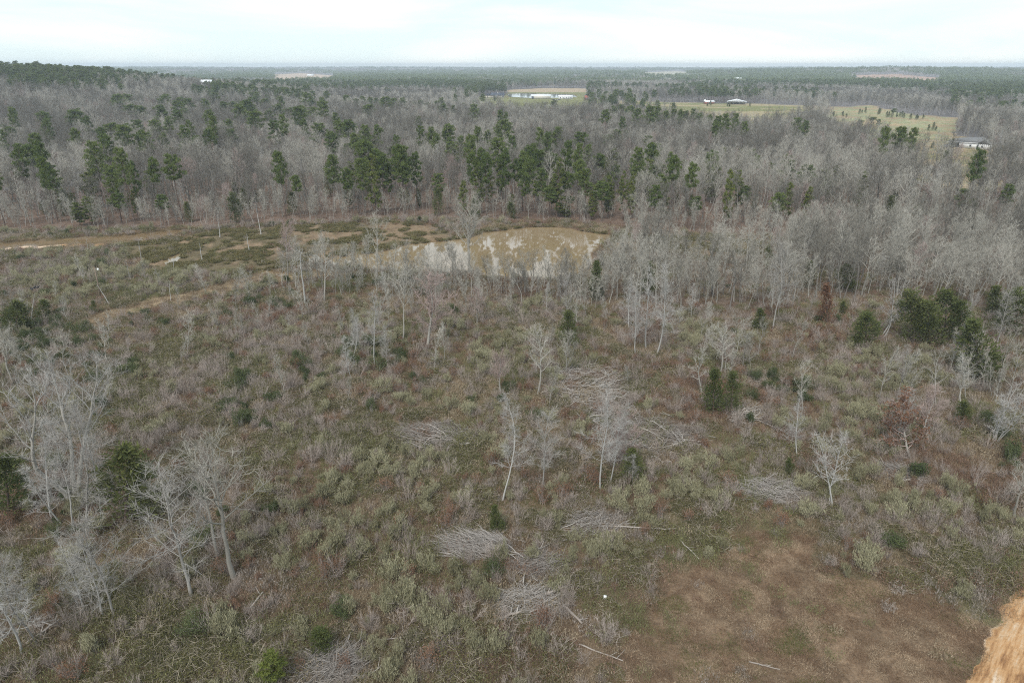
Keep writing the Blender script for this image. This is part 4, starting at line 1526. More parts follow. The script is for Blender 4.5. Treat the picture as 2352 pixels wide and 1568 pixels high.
for i in np.nonzero(rng.random(len(x)) < pr)[0]:
    s = random.uniform(.55, 1.1) * (.8 if scr[i] else 1)
    if pr[i] > .3 and random.random() < .3:
        s = random.uniform(.42, .68)
        g_grey.add(x[i], y[i], z[i], s * random.uniform(.9, 1.25), s, pid=random.choice((0, 2, 4, 6, 8, 10, 12, 1)))
        continue
    g_sap.add(x[i], y[i], z[i], s * random.uniform(.8, 1.2), s, lean=(random.gauss(0, .08), random.gauss(0, .08)))
settle(g_grey)
settle(g_sap)
settle(g_pal)
settle(g_ros)

# young dark pines and cedars among the grey wood
x, y = lattice(-450, 450, 190, 330, 13)
m = fan(x, y)
x, y = x[m], y[m]
z = terrain(x, y, False)
px, py = project(x, y, z)
ok = woods(px, py) & (clearing_of(x, y, z) == 0) & (fbm(x / 40, y / 40, 51, 3) > .53) & (rng.random(len(x)) < .55)
g_ced = Grown(k_cedar, 'cedar_tree', 'tree', 'cedars in the wood', ("small dark cedar", "dark cedar", "tall dark cedar"), 120, 'cedar_wood')
for i in np.nonzero(ok)[0]:
    s = random.uniform(.6, 1.2)
    g_ced.add(x[i], y[i], z[i], s * random.uniform(.9, 1.3), s)
rw = inside(px, py, RIGHT_WOOD) & (rng.random(len(x)) < .12)
for i in np.nonzero(rw)[0]:
    s = random.uniform(.5, .9)
    g_ced.add(x[i], y[i], z[i], s * 1.2, s)
for a_, b_, n_ in ((2000, 262, 6), (2060, 270, 7), (2110, 274, 5), (1650, 244, 3), (1700, 246, 2), (2150, 300, 3), (2290, 349, 2), (2165, 340, 2), (1930, 268, 4)):
    for q in range(n_):
        x0, y0, z0 = ground(a_ + random.uniform(-28, 28), b_ + random.uniform(-1.5, 1.5))
        s = random.uniform(.4, .75)
        g_ced.add(x0, y0, z0, s, s)
settle(g_ced)
settle(g_pine)
settle(g_ypine)


# ------------------------------------------------------------------ far woods
def far_patch(seed, kind, ext=26, nt_=11):
    r_ = np.random.default_rng(seed)
    g = MB()
    for i in range(nt_):
        cx, cy = r_.uniform(-ext / 2, ext / 2, 2)
        tone = r_.random()
        if kind == 'grey':
            h, R = r_.uniform(9, 14), r_.uniform(2.8, 4.2)
            n = 46
            q = r_.normal(size=(n, 3))
            q /= np.linalg.norm(q, axis=1, keepdims=True)
            q[:, 2] = np.abs(q[:, 2])
            q *= (r_.random(n) ** .4)[:, None]
            p = np.array([cx, cy, h * .45]) + q * np.array([R, R, h * .5])
            g.ribbons(p - np.array([0, 0, .9]), q + np.array([0, 0, .9]), r_.uniform(1.2, 2.4, n), .11, r_, tone)
        else:
            h, R = r_.uniform(13, 19), r_.uniform(2.4, 3.8)
            n = 44
            q = r_.normal(size=(n, 3))
            q /= np.linalg.norm(q, axis=1, keepdims=True)
            q *= (r_.random(n) ** .4)[:, None]
            p = np.array([cx, cy, h * .68]) + q * np.array([R, R, h * .30])
            g.leaves(p, r_.uniform(1.0, 2.0, n), r_, np.clip(tone + r_.normal(0, .1, n), 0, 1))
    return g


k_fgrey = Kind('far_grey', [[('crown', far_patch(200 + i, 'grey'), M['twig'] if i % 2 == 0 else M['twig_d'])] for i in range(6)])
k_fpine = Kind('far_pine', [[('crown', far_patch(220 + i, 'pine'), M['needle'])] for i in range(6)])
k_mgrey = K('mid_grey', [bare_tree(240 + i, H=12.5 + i % 3, cb=.3, nl=17, lmax=3.7, ang=48, up=.45, nsub=5, ntw=5, twl=1.4, tww=.035, lod=0) for i in range(6)], TC, (M['bark'], M['twig']), (M['bark_d'], M['twig_d']))

# 640 m to 1500 m: single trees; beyond: patches of trees whose spacing opens with distance
x, y = lattice(-1600, 1600, 560, 1560, 7.5)
r = np.hypot(x, y)
m = fan(x, y) & (y > 640)
x, y = x[m], y[m]
z = terrain(x, y, False)
k = clearing_of(x, y, z)
px, py = project(x, y, z + 14)
PINE_STANDS = [(110, 165, 190, 34), (0, 200, 110, 40), (240, 160, 120, 14), (1240, 196, 130, 9), (1640, 211, 90, 5), (1980, 188, 150, 8), (1820, 166, 230, 11), (2200, 170, 190, 18), (2300, 205, 130, 14), (1560, 160, 110, 6), (760, 172, 420, 7), (1000, 190, 170, 8), (500, 200, 60, 8),
               (2120, 196, 120, 7), (1130, 200, 60, 8), (1320, 210, 16, 8), (1140, 208, 14, 10), (640, 165, 140, 6), (1000, 164, 500, 5), (1990, 162, 260, 7)]


def pine_share(px, py, x, y):
    s = np.zeros(len(px))
    for cx, cy, rx, ry in PINE_STANDS:
        s = np.maximum(s, np.exp(-(((px - cx) / rx) ** 2 + ((py - cy) / ry) ** 2) * 1.2))
    n = fbm(x / 130, y / 200, 61, 4)
    nb = fbm(x / 650, y / 260, 67, 4)
    return np.clip(s * 1.15 * (.55 + n) - .1, 0, .95) + .04 * (n > .5) + .25 * (n > .62) + .42 * smooth(.52, .60, nb) * smooth(1300, 2000, y)


ps = pine_share(px, py, x, y)
isp = (rng.random(len(x)) < ps) & (k == 0)
isg = (k == 0) & ~isp
n = int(isg.sum())
s = rng.uniform(.7, 1.15, n)
scatter('grey_woodland', k_mgrey.collection(), np.stack([x, y, z], 1)[isg], stand_pid(x[isg], y[isg], 6, 60.0), np.stack([s * 1.1, s * 1.1, s], 1), np.stack([np.zeros(n), np.zeros(n), rng.uniform(0, 6.28, n)], 1))
n = int(isp.sum())
s = rng.uniform(.6, .95, n)
scatter('pine_woodland', k_pine.collection(), np.stack([x, y, z], 1)[isp], rng.integers(0, 8, n), np.stack([s * 1.1, s * 1.1, s], 1), np.stack([np.zeros(n), np.zeros(n), rng.uniform(0, 6.28, n)], 1))

th, lr = np.meshgrid(np.arange(-.78, .78, .0125), np.arange(math.log(1500), math.log(8800), .0115))
th = th.ravel() + rng.uniform(-.5, .5, th.size) * .0125
lr = lr.ravel() + rng.uniform(-.5, .5, lr.size) * .0115
x, y = np.sin(th) * np.exp(lr), np.cos(th) * np.exp(lr)
z = terrain(x, y, False)
k = clearing_of(x, y, z, 12)
px, py = project(x, y, z + 14)
ps = pine_share(px, py, x, y) + .05 * smooth(2500, 5500, y)
isp = (rng.random(len(x)) < ps) & (k == 0)
isg = (k == 0) & ~isp
for nm, kd, mk in (('distant_grey_woods', k_fgrey, isg), ('distant_pine_woods', k_fpine, isp)):
    n = int(mk.sum())
    s = rng.uniform(.8, 1.15, n)
    wide = s * (1 + .5 * smooth(2500, 8000, y[mk]))
    scatter(nm, kd.collection(), np.stack([x, y, z], 1)[mk], stand_pid(x[mk], y[mk], 6, 240.0), np.stack([wide, wide, s], 1), np.stack([np.zeros(n), np.zeros(n), rng.uniform(0, 6.28, n)], 1))

# ------------------------------------------------------------------ scrub
g_plume = Grown(k_plume, 'plume_shrub', 'shrub', 'pale feathery shrubs', ("small pale feathery shrub", "pale feathery shrub", "large pale feathery shrub"), 300, 'plume_scrub')
g_twig = Grown(k_twig, 'bare_bush', 'bush', 'bare twiggy bushes', ("small bare mauve bush", "bare mauve bush", "large bare mauve bush"), 260, 'bare_scrub')
g_dark = Grown(k_dark, 'evergreen_bush', 'bush', 'dark evergreen bushes', ("small dark green bush", "dark green bush", "large dark green bush"), 110, 'evergreen_scrub')
g_rust = Grown(k_rust, 'rusty_oak_bush', 'bush', 'rust-leaved bushes', ("small rust-leaved bush", "rust-leaved bush", "large rust-leaved bush"), 110, 'rusty_scrub')
g_briar = Grown(k_briar, 'briar_thicket', 'briar', 'olive briar thickets', ("small olive briar thicket", "olive briar thicket", "large olive briar thicket"), 140, 'briar_scrub')

DARK_SPOTS = [(90, 800, 110, 45), (230, 830, 70, 28), (830, 800, 60, 30), (930, 830, 45, 25), (330, 740, 30, 14), (250, 960, 40, 20), (560, 960, 60, 35), (540, 900, 30, 14), (150, 1200, 60, 40), (1222, 958, 14, 10), (1790, 885, 40, 12), (1770, 920, 18, 12),
              (2040, 1270, 22, 20), (1130, 1325, 14, 10), (1190, 1345, 12, 8), (700, 860, 30, 20), (780, 1400, 14, 20), (2330, 1070, 40, 16), (950, 880, 30, 16), (620, 655, 40, 10), (930, 650, 120, 10), (2270, 985, 25, 20), (600, 700, 60, 10)]
PLUME_SPOTS = [(300, 640, 330, 42), (980, 1080, 130, 60), (900, 1150, 160, 60), (1330, 1400, 40, 60), (1330, 1290, 70, 40), (1080, 1330, 120, 60), (960, 1400, 120, 60), (1960, 860, 160, 45), (2000, 1320, 80, 60), (2100, 1180, 110, 60), (1130, 800, 110, 60), (1600, 1080, 40, 30),
               (830, 1250, 160, 60), (600, 650, 200, 18), (1960, 960, 120, 40), (1230, 700, 100, 16), (1620, 780, 60, 30), (880, 760, 70, 30), (1480, 1150, 60, 40), (1000, 1480, 200, 70), (2130, 840, 40, 18)]
OLIVE_SPOTS = [(480, 1480, 230, 80), (560, 880, 120, 50), (300, 900, 90, 60), (1265, 1210, 28, 26), (2025, 1030, 45, 22), (1060, 1020, 60, 30), (2230, 1300, 90, 50), (250, 1380, 200, 60), (800, 1020, 100, 40), (1480, 880, 40, 50), (1640, 1130, 60, 40)]
RUST_SPOTS = [(1245, 1290, 28, 24), (900, 1390, 40, 34), (1510, 860, 60, 45), (1590, 960, 40, 60), (960, 780, 50, 30), (1620, 1160, 40, 40), (630, 740, 90, 30), (1460, 1150, 30, 30), (430, 1400, 14, 14), (900, 870, 60, 30), (1330, 960, 50, 30), (1880, 790, 60, 20), (2300, 830, 50, 14)]


def spot(px, py, S, k=1.0):
    s = np.zeros(len(px))
    for cx, cy, rx, ry in S:
        s = np.maximum(s, np.exp(-(((px - cx) / rx) ** 2 + ((py - cy) / ry) ** 2) * .9))
    return s * k


x, y = lattice(-260, 260, 26, 235, 1.35)
m = fan(x, y, .12)
x, y = x[m], y[m]
z = terrain(x, y, False)
px, py = project(x, y, z)
free = ~woods(px, py) & ~in_mown(px, py, x, y) & ~inside(px, py, PATH) & ~inside(px, py, SAND)
for p in [POND, STREAM] + PUDDLES:
    free &= ~inside(x, y, p)
free &= ~(inside(px, py, MARSH) | inside(px, py, MARSH_R) | inside(px, py, BANK_FAR))
e_ = np.array(ROAD_EDGE)
ry_x = np.interp(y, e_[:, 1], e_[:, 0])
on_road = (y < e_[-1, 1] + 2) & (x > ry_x - 1.2)
free &= ~on_road
HEAPS_PX = [(1105, 1252, 95, 42), (1235, 1300, 75, 40), (1215, 1390, 95, 45), (1365, 1208, 75, 45), (1360, 885, 95, 55), (1510, 1000, 85, 55), (1000, 1000, 110, 45), (1765, 1130, 85, 38), (2060, 1085, 50, 25), (765, 1530, 80, 50), (1712, 952, 30, 26)]
inheap = np.zeros(len(x), bool)
for cx, cy, rx, ry in HEAPS_PX:
    inheap |= ((px - cx) / rx) ** 2 + ((py - cy) / ry) ** 2 < .75
inwood = inside(px, py, RIGHT_WOOD) | inside(px, py, FRONT_STRIP)
n1 = fbm(x / 7, y / 7, 71, 3)
n2 = fbm(x / 14, y / 14, 77, 3)
n3 = fbm(x / 10, y / 10, 83, 3)
leftmid = (px < 800) & (py > 700) & (py < 1060)
wp = .16 * smooth(.44, .62, n1) + spot(px, py, PLUME_SPOTS, .66) * smooth(.26, .6, n1)
wt = .18 + .28 * smooth(.45, .65, n2) * np.where(px > 1700, 1.2, 1) + .15 * leftmid
wd_ = .004 + .012 * smooth(.52, .65, n3) + spot(px, py, DARK_SPOTS, .42)
wb = .07 + .18 * smooth(.5, .66, n3) + spot(px, py, OLIVE_SPOTS, .42) + .06 * leftmid
wr = .035 + .08 * smooth(.55, .68, fbm(x / 9, y / 9, 91, 3)) + spot(px, py, RUST_SPOTS, .4)
u = rng.random(len(x))
dens = np.where(inwood, .35, 1.0) * np.where(inheap, .12, 1) * np.where((py < 700) & (px > 1100), .5, 1)
edge_m = inside(px, py + 35, MOWN) | inside(px + 60, py, MOWN)
dens = dens * np.where(edge_m, .45, 1)
cum = np.zeros(len(x))
for g_, w_, lo, hi in ((g_plume, wp, .34, 1.45), (g_twig, wt, .35, 1.4), (g_dark, wd_, .35, 1.35), (g_briar, wb, .5, 1.25), (g_rust, wr, .4, 1.1)):
    nxt = cum + w_ * dens
    for i in np.nonzero(free & (u >= cum) & (u < nxt))[0]:
        s = random.uniform(lo, hi)
        if inwood[i]:
            s *= .8
        g_.add(x[i], y[i], z[i], s * random.uniform(.85, 1.2), s)
    cum = nxt
# thin shrubs creeping into the mown ground and undergrowth in the wood's edge
for i in np.nonzero(inside(px, py, MOWN) & (u < .006))[0]:
    g_twig.add(x[i], y[i], z[i], .5, .4)
for g_ in (g_plume, g_twig, g_dark, g_briar, g_rust):
    settle(g_)

# ------------------------------------------------------------------ grass and sedge
gc = bpy.data.collections.new("grass_kinds")
M['mown_straw'] = plant_mat('mown_straw', (.26, .19, .125), (.48, .375, .265), .2)
M['mown_brown'] = plant_mat('mown_brown', (.13, .084, .055), (.31, .21, .138), .2)
GP = [grass_patch(300 + i, .9, 150, .5, .014, .7) for i in range(4)] + [grass_patch(310 + i, 1.0, 150, .3, .014, .6) for i in range(2)] + [grass_patch(320 + i, .55, 80, .3, .016, 1.0) for i in range(3)] + [grass_patch(325 + i, .7, 120, .3, .015, .9) for i in range(3)]
for i, g in enumerate(GP):
    o = bpy.data.objects.new("grass_kind_%02d" % i, mesh_of("grass", [(g, M['grass'] if i < 4 else (M['grass_g'] if i < 6 else (M['mown_straw'] if i < 9 else M['mown_brown'])))]))
    gc.objects.link(o)
x, y = lattice(-230, 230, 24, 225, 1.0)
m = fan(x, y, .08)
x, y = x[m], y[m]
r = np.hypot(x, y)
z = terrain(x, y, False)
px, py = project(x, y, z)
ok = ~woods(px, py) & ~inside(px, py, SAND)
for p in [POND, STREAM] + PUDDLES:
    ok &= ~inside(x, y, p)
ok &= ~(inside(px, py, MARSH) | inside(px, py, MARSH_R))
ry_x = np.interp(y, e_[:, 1], e_[:, 0])
ok &= ~((y < e_[-1, 1] + 2) & (x > ry_x + rng.uniform(-.6, 1.3, len(x)) ** 3 * .6))
ok &= (rng.random(len(x)) < np.where(in_mown(px, py, x, y), 1.0, 1.0) * np.where(inside(px, py, PATH), .8, np.where(inside(px, py, RIGHT_WOOD), .35, .95)))
x, y, z, px, py = x[ok], y[ok], z[ok], px[ok], py[ok]
n = len(x)
mw = in_mown(px, py, x, y)
gr = fbm(x / 8, y / 8, 101, 3) + spot(px, py, OLIVE_SPOTS, .3)
mc_x, mc_y, _ = ground(1760, 1420)
rad = np.hypot(x - mc_x, (y - mc_y) * 1.0)
arcs = .09 * np.sin(rad * 2.1 + 2.5 * fbm(x / 5, y / 5, 211, 3)) + .05 * np.sin((x * .8 + y * .6) * 1.9)
straw = fbm(x / 2.2, y / 2.2, 221, 4) + arcs + rng.normal(0, .05, n) > .53
pid = np.where(mw, np.where(straw, rng.integers(6, 9, n), rng.integers(9, 12, n)), np.where(gr > .63, rng.integers(4, 6, n), rng.integers(0, 4, n)))
pid = np.where(mw & (gr > .63), rng.integers(4, 6, n), pid)
s = rng.uniform(.45, 1.25, n) * np.where(mw, .75, 1)
sz = s * np.where(mw, rng.uniform(.5, 1.3, n), rng.uniform(.6, 1.5, n))
scatter('dry_grass', gc, np.stack([x, y, z], 1), pid, np.stack([s, s, sz], 1), np.stack([np.zeros(n), np.zeros(n), rng.uniform(0, 6.28, n)], 1))

x, y = lattice(-40, 60, 24, 90, .5)
z = terrain(x, y, False)
px, py = project(x, y, z)
ry_x = np.interp(y, e_[:, 1], e_[:, 0])
mwf = fbm(x / 3, y / 3, 261, 3)
ok = in_mown(px, py, x, y) & (x < ry_x - .1) & (rng.random(len(x)) < .35 + .9 * smooth(.4, .6, mwf))
x, y, z = x[ok], y[ok], z[ok]
n = len(x)
rad = np.hypot(x - mc_x, y - mc_y)
arcs = .07 * np.sin(rad * 2.1 + 2.5 * fbm(x / 5, y / 5, 211, 3)) + .045 * np.sin((x * .8 + y * .6) * 1.9)
val = fbm(x / 2.0, y / 2.0, 221, 4) + arcs + rng.normal(0, .05, n)
pid = np.where(val > .53, rng.integers(6, 9, n), rng.integers(9, 12, n))
pid = np.where(fbm(x / 3, y / 3, 271, 3) > .72, 4, pid)
s = rng.uniform(.5, 1.1, n)
scatter('mown_grass', gc, np.stack([x, y, z], 1), pid, np.stack([s, s, s * rng.uniform(.5, 1.1, n)], 1), np.stack([np.zeros(n), np.zeros(n), rng.uniform(0, 6.28, n)], 1))

kc = bpy.data.collections.new("sedge_kinds")
for i in range(4):
    o = bpy.data.objects.new("sedge_kind_%02d" % i, mesh_of("sedge", [(tussock(330 + i), M['sedge'])]))
    kc.objects.link(o)
x, y = lattice(-170, 190, 150, 260, 1.0)
z = terrain(x, y)
px, py = project(x, y, z)
ok = inside(px, py, MARSH) | inside(px, py, MARSH_R) | inside(px, py, BANK_FAR)
ok &= (fbm(x / 4.5, y / 4.5, 111, 3) > .48) & (rng.random(len(x)) < .85) & (z > -.2)
dp = sdist(x, y, POND)
shore = (dp > .2) & (dp < 2.2) & (rng.random(len(x)) < .5) & (py < 560)
ok |= shore
for p in [POND, STREAM] + PUDDLES:
    ok &= ~inside(x, y, p)
x, y, z = x[ok], y[ok], z[ok]
n = len(x)
s = rng.uniform(.7, 1.5, n)
scatter('marsh_sedge', kc, np.stack([x, y, z], 1), rng.integers(0, 4, n), np.stack([s * 1.5, s * 1.5, s * 1.1], 1), np.stack([np.zeros(n), np.zeros(n), rng.uniform(0, 6.28, n)], 1))


def weed_patch(seed, R_=.8, n=70, h=.95, heads=90):
    rng = np.random.default_rng(seed)
    g = MB()
    a, rr = rng.uniform(0, 6.28, n), R_ * np.sqrt(rng.random(n))
    p = np.stack([np.cos(a) * rr, np.sin(a) * rr, np.full(n, -.03)], 1)
    d = rng.normal(size=(n, 3)) * .28 + np.array([0, 0, 1.0])
    ln = h * rng.uniform(.4, 1.25, n)
    g.ribbons(p, d, ln, .009, rng)
    k = rng.integers(0, n, heads)
    du = d / np.linalg.norm(d, axis=1, keepdims=True)
    q = p[k] + du[k] * (ln[k] * rng.uniform(.55, 1.0, heads))[:, None] + rng.normal(size=(heads, 3)) * .05
    g.leaves(q, .07 * rng.uniform(.6, 1.4, heads), rng, axis=np.array([0, 0, 1.0]), long=1.8)
    return g


wc = bpy.data.collections.new("weed_kinds")
for i in range(12):
    o = bpy.data.objects.new("weed_kind_%02d" % i, mesh_of("weeds", [(weed_patch(600 + i, .55 + .12 * (i % 4), 44 + 10 * (i % 3), .7 + .14 * (i % 4)), M[('weed_straw', 'weed_rust', 'weed_grey', 'weed_olive')[i // 3]])]))
    wc.objects.link(o)
x, y = lattice(-230, 230, 24, 225, 1.05)
m = fan(x, y, .08)
x, y = x[m], y[m]
z = terrain(x, y, False)
px, py = project(x, y, z)
ok = ~woods(px, py) & ~inside(px, py, SAND) & ~inside(px, py, PATH)
for p in [POND, STREAM] + PUDDLES:
    ok &= ~inside(x, y, p)
ry_x = np.interp(y, e_[:, 1], e_[:, 0])
ok &= ~((y < e_[-1, 1] + 2) & (x > ry_x - .3))
mw = in_mown(px, py, x, y)
ma = inside(px, py, MARSH) | inside(px, py, MARSH_R)
wn = fbm(x / 5, y / 5, 151, 4)
ok &= rng.random(len(x)) < np.where(mw, .07, np.where(ma, .06, np.where(inside(px, py, RIGHT_WOOD), .35, .35 + .9 * smooth(.35, .6, wn))))
x, y, z, px, py = x[ok], y[ok], z[ok], px[ok], py[ok]
n = len(x)
kind = np.argmax(np.stack([fbm(x / 6, y / 6, 161, 3) + .03, fbm(x / 6, y / 6, 171, 3) + .01 + spot(px, py, RUST_SPOTS, .2), fbm(x / 6, y / 6, 181, 3), fbm(x / 6, y / 6, 191, 3) - .01 + spot(px, py, OLIVE_SPOTS, .4) + spot(px, py, PLUME_SPOTS, .1)], 1) + rng.uniform(0, .16, (n, 4)), 1)
s = rng.uniform(.6, 1.3, n)
scatter('dry_weeds', wc, np.stack([x, y, z], 1), kind * 3 + rng.integers(0, 3, n), np.stack([s, s, s * rng.uniform(.6, 1.2, n)], 1), np.stack([np.zeros(n), np.zeros(n), rng.uniform(0, 6.28, n)], 1))


# ------------------------------------------------------------------ brush heaps
def stick_mesh(seed, Ls, r):
    rg = np.random.default_rng(seed)
    mb = MB()
    n = 6
    p = np.zeros((n, 3))
    p[:, 0] = np.linspace(-Ls / 2, Ls / 2, n)
    p[1:-1, 1] += rg.normal(0, Ls * .03, n - 2)
    p[1:-1, 2] += rg.normal(0, Ls * .025, n - 2)
    mb.tube(p, r * np.linspace(1, .45, n), 5, rg.random(), True)
    for q in range(2):
        f = rg.integers(2, n - 1)
        d = np.array([.7, rg.uniform(-.8, .8), rg.uniform(-.1, .5)])
        mb.tube([p[f], p[f] + d * Ls * .12, p[f] + d * Ls * .24 + np.array([0, 0, .05])], [r * .5, r * .35, r * .12], 3, rg.random())
    return mesh_of("stick", [(mb, M['stick'])], True)


STICKS = [stick_mesh(400 + i, 1.3 + .35 * i, .018 + .0055 * i) for i in range(8)]
HEAPS = [  # px, py, rx, ry, height, main bearing, sticks, twigs, label
    (1095, 1255, 80, 34, 1.3, 2.9, 55, 900, "low brush heap of long silvery branches fanning out to the left"),
    (1240, 1298, 62, 30, .7, .4, 60, 420, "flat scatter of broken sticks beside the silvery fan"),
    (1215, 1385, 82, 36, 1.0, .35, 70, 420, "lowest log and stick heap in the middle with a trunk sticking out"),
    (1365, 1205, 66, 36, 1.0, .5, 60, 350, "middle brush heap right of the olive bush"),
    (1352, 885, 105, 54, 1.0, .2, 90, 900, "highest brush heap of dark and silver sticks in front of the russet thicket"),
    (1405, 955, 70, 40, .6, .9, 60, 500, "thin spread of sticks between the two high heaps"),
    (1505, 1000, 92, 50, 1.1, 2.7, 85, 800, "brush heap right of the mauve-white tree"),
    (1000, 1002, 95, 34, .9, 2.9, 55, 700, "long thin brush heap left of centre"),
    (1765, 1128, 78, 32, 1.0, .1, 70, 800, "brush heap in front of the twin white trunks"),
    (2060, 1085, 46, 22, .8, 2.4, 35, 350, "small brush heap under the rust-leaved oak"),
    (765, 1535, 78, 46, 1.1, .8, 60, 800, "brush heap cut off by the bottom edge"),
    (1710, 950, 26, 22, .7, .3, 40, 120, "white stack of cut poles beside the twin cedars"),
]
for hx, hy, rx, ry, hh, brg, ns_, nt2, lb in HEAPS:
    ns_, nt2 = int(ns_ * (2.2 if hy < 1060 else 1.6)), int(nt2 * 1.7)
    x0, y0, z0 = ground(hx, hy)
    xa, _, _ = ground(hx + rx, hy)
    _, ya, _ = ground(hx, hy - ry)
    RX, RY = max(2.0, xa - x0), max(2.0, (ya - y0) * .85)
    root = link('brush_pile', None, None, (x0, y0, z0))
    tag(root, lb, 'brush pile', 'brush heaps')
    rg = np.random.default_rng(int(hx * 7 + hy))
    for i in range(ns_):
        a, q = rg.uniform(0, 6.28), math.sqrt(rg.random()) * (1.35 if i % 5 == 0 else 1)
        lx, ly = math.cos(a) * q * RX, math.sin(a) * q * RY
        zz = .55 * hh * max(.05, 1 - q * q) * rg.uniform(.1, .9) + .03
        me = STICKS[int(rg.integers(0, 8))]
        o = link('stick', me, root, (lx, ly, zz), (rg.normal(0, .3), rg.normal(0, .16), brg + rg.normal(0, .8)), rg.uniform(.5, 1.2) * (1.35 if hy < 1060 else 1))
    tw = MB()
    a, q = rg.uniform(0, 6.28, nt2), np.sqrt(rg.random(nt2))
    p = np.stack([np.cos(a) * q * RX * 1.05, np.sin(a) * q * RY * 1.05, hh * (1 - .9 * q * q) * rg.uniform(0, 1, nt2)], 1)
    ba = brg + rg.normal(0, .7, nt2)
    d = np.stack([np.cos(ba), np.sin(ba), rg.normal(.1, .25, nt2)], 1) * rg.choice([-1, 1], nt2)[:, None]
    if "fanning" in lb or "long thin" in lb:
        d = np.stack([-np.abs(d[:, 0]) - .5, d[:, 1] * .8 + .1, np.abs(d[:, 2]) + .35], 1)
    d[:, 2] = np.abs(d[:, 2])
    tw.ribbons(p, d, rg.uniform(.6, 2.2, nt2), .017, rg, bend=-.2)
    t_ = link('twigs', mesh_of('brush_twigs', [(tw, M['brush_twig'])]), root)
    t_['kind'] = 'stuff'

LOGS = [((1111, 1435), (1198, 1413), .17, "straight bark-free log lying below the lowest heap"), ((1291, 1388), (1336, 1440), .15, "log jutting down and right out of the lowest heap"),
        ((1383, 1208), (1551, 1220), .08, "long thin pole lying right of the middle heap"), ((563, 1412), (605, 1368), .12, "grey split log propped in the scrub by the vine-choked tree"),
        ((599, 902), (618, 912), .12, "short white log lying in the scrub left of centre"), ((2272, 800), (2303, 766), .1, "pale pole leaning at the cedar grove's foot"),
        ((1775, 873), (1796, 879), .1, "whitish log above the dark bush right of the twin cedars"), ((1782, 892), (1810, 894), .07, "thin fallen stem below the whitish log"),
        ((1560, 1240), (1605, 1290), .06, "thin branch lying at the mown patch's edge"), ((1720, 1520), (1790, 1545), .06, "thin broken stem on the grass bottom right of centre"),
        ((1330, 1480), (1430, 1525), .07, "fallen stem in the grass below the white jug"), ((1200, 1385), (1300, 1355), .14, "thick log topping the lowest heap"),
        ((1255, 965), (1325, 925), .13, "dark leaning trunk at the foot of the high heap"), ((500, 1150), (470, 1190), .07, "pale fallen branch under the lone twisted tree"),
        ((855, 1470), (1000, 1465), .05, "thin stick lying across the lower scrub"), ((60, 1480), (140, 1430), .12, "dark rotten log in the lower left scrub")]
for i, (a_, b_, r_, lb) in enumerate(LOGS):
    p0, p1 = Vector(ground(*a_)), Vector(ground(*b_))
    d = p1 - p0
    mb = MB()
    Ls = d.length
    rg = np.random.default_rng(500 + i)
    n = 8
    pp = np.zeros((n, 3))
    pp[:, 0] = np.linspace(0, Ls, n)
    pp[1:-1, 1] += rg.normal(0, Ls * .012, n - 2)
    pp[:, 2] = r_ + np.linspace(0, .35, n)
    mb.tube(pp, r_ * np.linspace(1.0, .6, n), 8, rg.random(), True)
    root = link('fallen_log', None, None, p0, (0, 0, math.atan2(d.y, d.x)))
    link('trunk', mesh_of('log_trunk', [(mb, M['log'])], True), root)
    for q in range(3):
        br = MB()
        f = rg.integers(2, n - 1)
        dd = np.array([.5, rg.uniform(-1, 1), rg.uniform(.2, .7)]) * .5
        br.tube([pp[f], pp[f] + dd, pp[f] + dd * 1.7], [r_ * .4, r_ * .25, r_ * .1], 4, rg.random())
        link('branch', mesh_of('log_branch', [(br, M['stick'])]), root)
    tag(root, lb, 'log', 'fallen logs')

# ------------------------------------------------------------------ white jug on the ground
JUG_W = plain_mat("white_plastic", (.8, .8, .8), .4)
JUG_D = plain_mat("dark_plastic", (.05, .06, .07), .5)
xj, yj, zj = ground(1388, 1376)
root = link('plastic_bucket', None, None, (xj, yj, zj), (0, .25, .4))
mb = MB()
mb.tube([(0, 0, 0), (0, 0, .02), (0, 0, .3), (0, 0, .36), (0, 0, .37)], [.01, .13, .16, .165, .14], 14, .5, True)
link('body', mesh_of('bucket_body', [(mb, JUG_W)]), root)
mb = MB()
mb.tube([(0, 0, .372), (0, 0, .40)], [.17, .165], 14, .5, True)
link('lid', mesh_of('bucket_lid', [(mb, JUG_W)]), root)
mb = MB()
th = np.linspace(-1.4, 1.4, 9)
mb.tube(np.stack([np.sin(th) * .17, np.full(9, .0) - .17 + .0 * th, .30 - np.cos(th) * .12], 1), .01, 4)
link('handle', mesh_of('bucket_handle', [(mb, JUG_D)]), root)
tag(root, "small white plastic bucket lying at the edge of the mown grass", "bucket")

# ------------------------------------------------------------------ lamp pole
WOOD = plain_mat("pole_wood", (.20, .15, .11), .9, .25, 6)
GALV = plain_mat("galvanized_metal", (.55, .56, .57), .45, 0, 1, .6)
xp, yp, zp = ground(232, 681)
hp = height_at(yp, 613) - zp
root = link('lamp_pole', None, None, (xp, yp, zp))
mb = MB()
mb.tube([(0, 0, -.3), (0, 0, hp * .5), (0, 0, hp)], [.16, .13, .1], 10, .5, True)
link('pole', mesh_of('pole', [(mb, WOOD)], True), root)
mb = MB()
mb.tube([(0, 0, hp - .5), (.35, 0, hp - .35), (.7, 0, hp - .35)], [.03, .03, .03], 6)
link('arm', mesh_of('pole_arm', [(mb, GALV)]), root)
mb = MB()
mb.tube([(.7, 0, hp - .62), (.7, 0, hp - .55), (.7, 0, hp - .35), (.7, 0, hp - .25)], [.2, .2, .16, .05], 10, .5, True)
link('lamp_shade', mesh_of('lamp_shade', [(mb, JUG_W)]), root)
tag(root, "wooden lamp pole with a white lamp standing in the shrubs by the marsh", "pole")


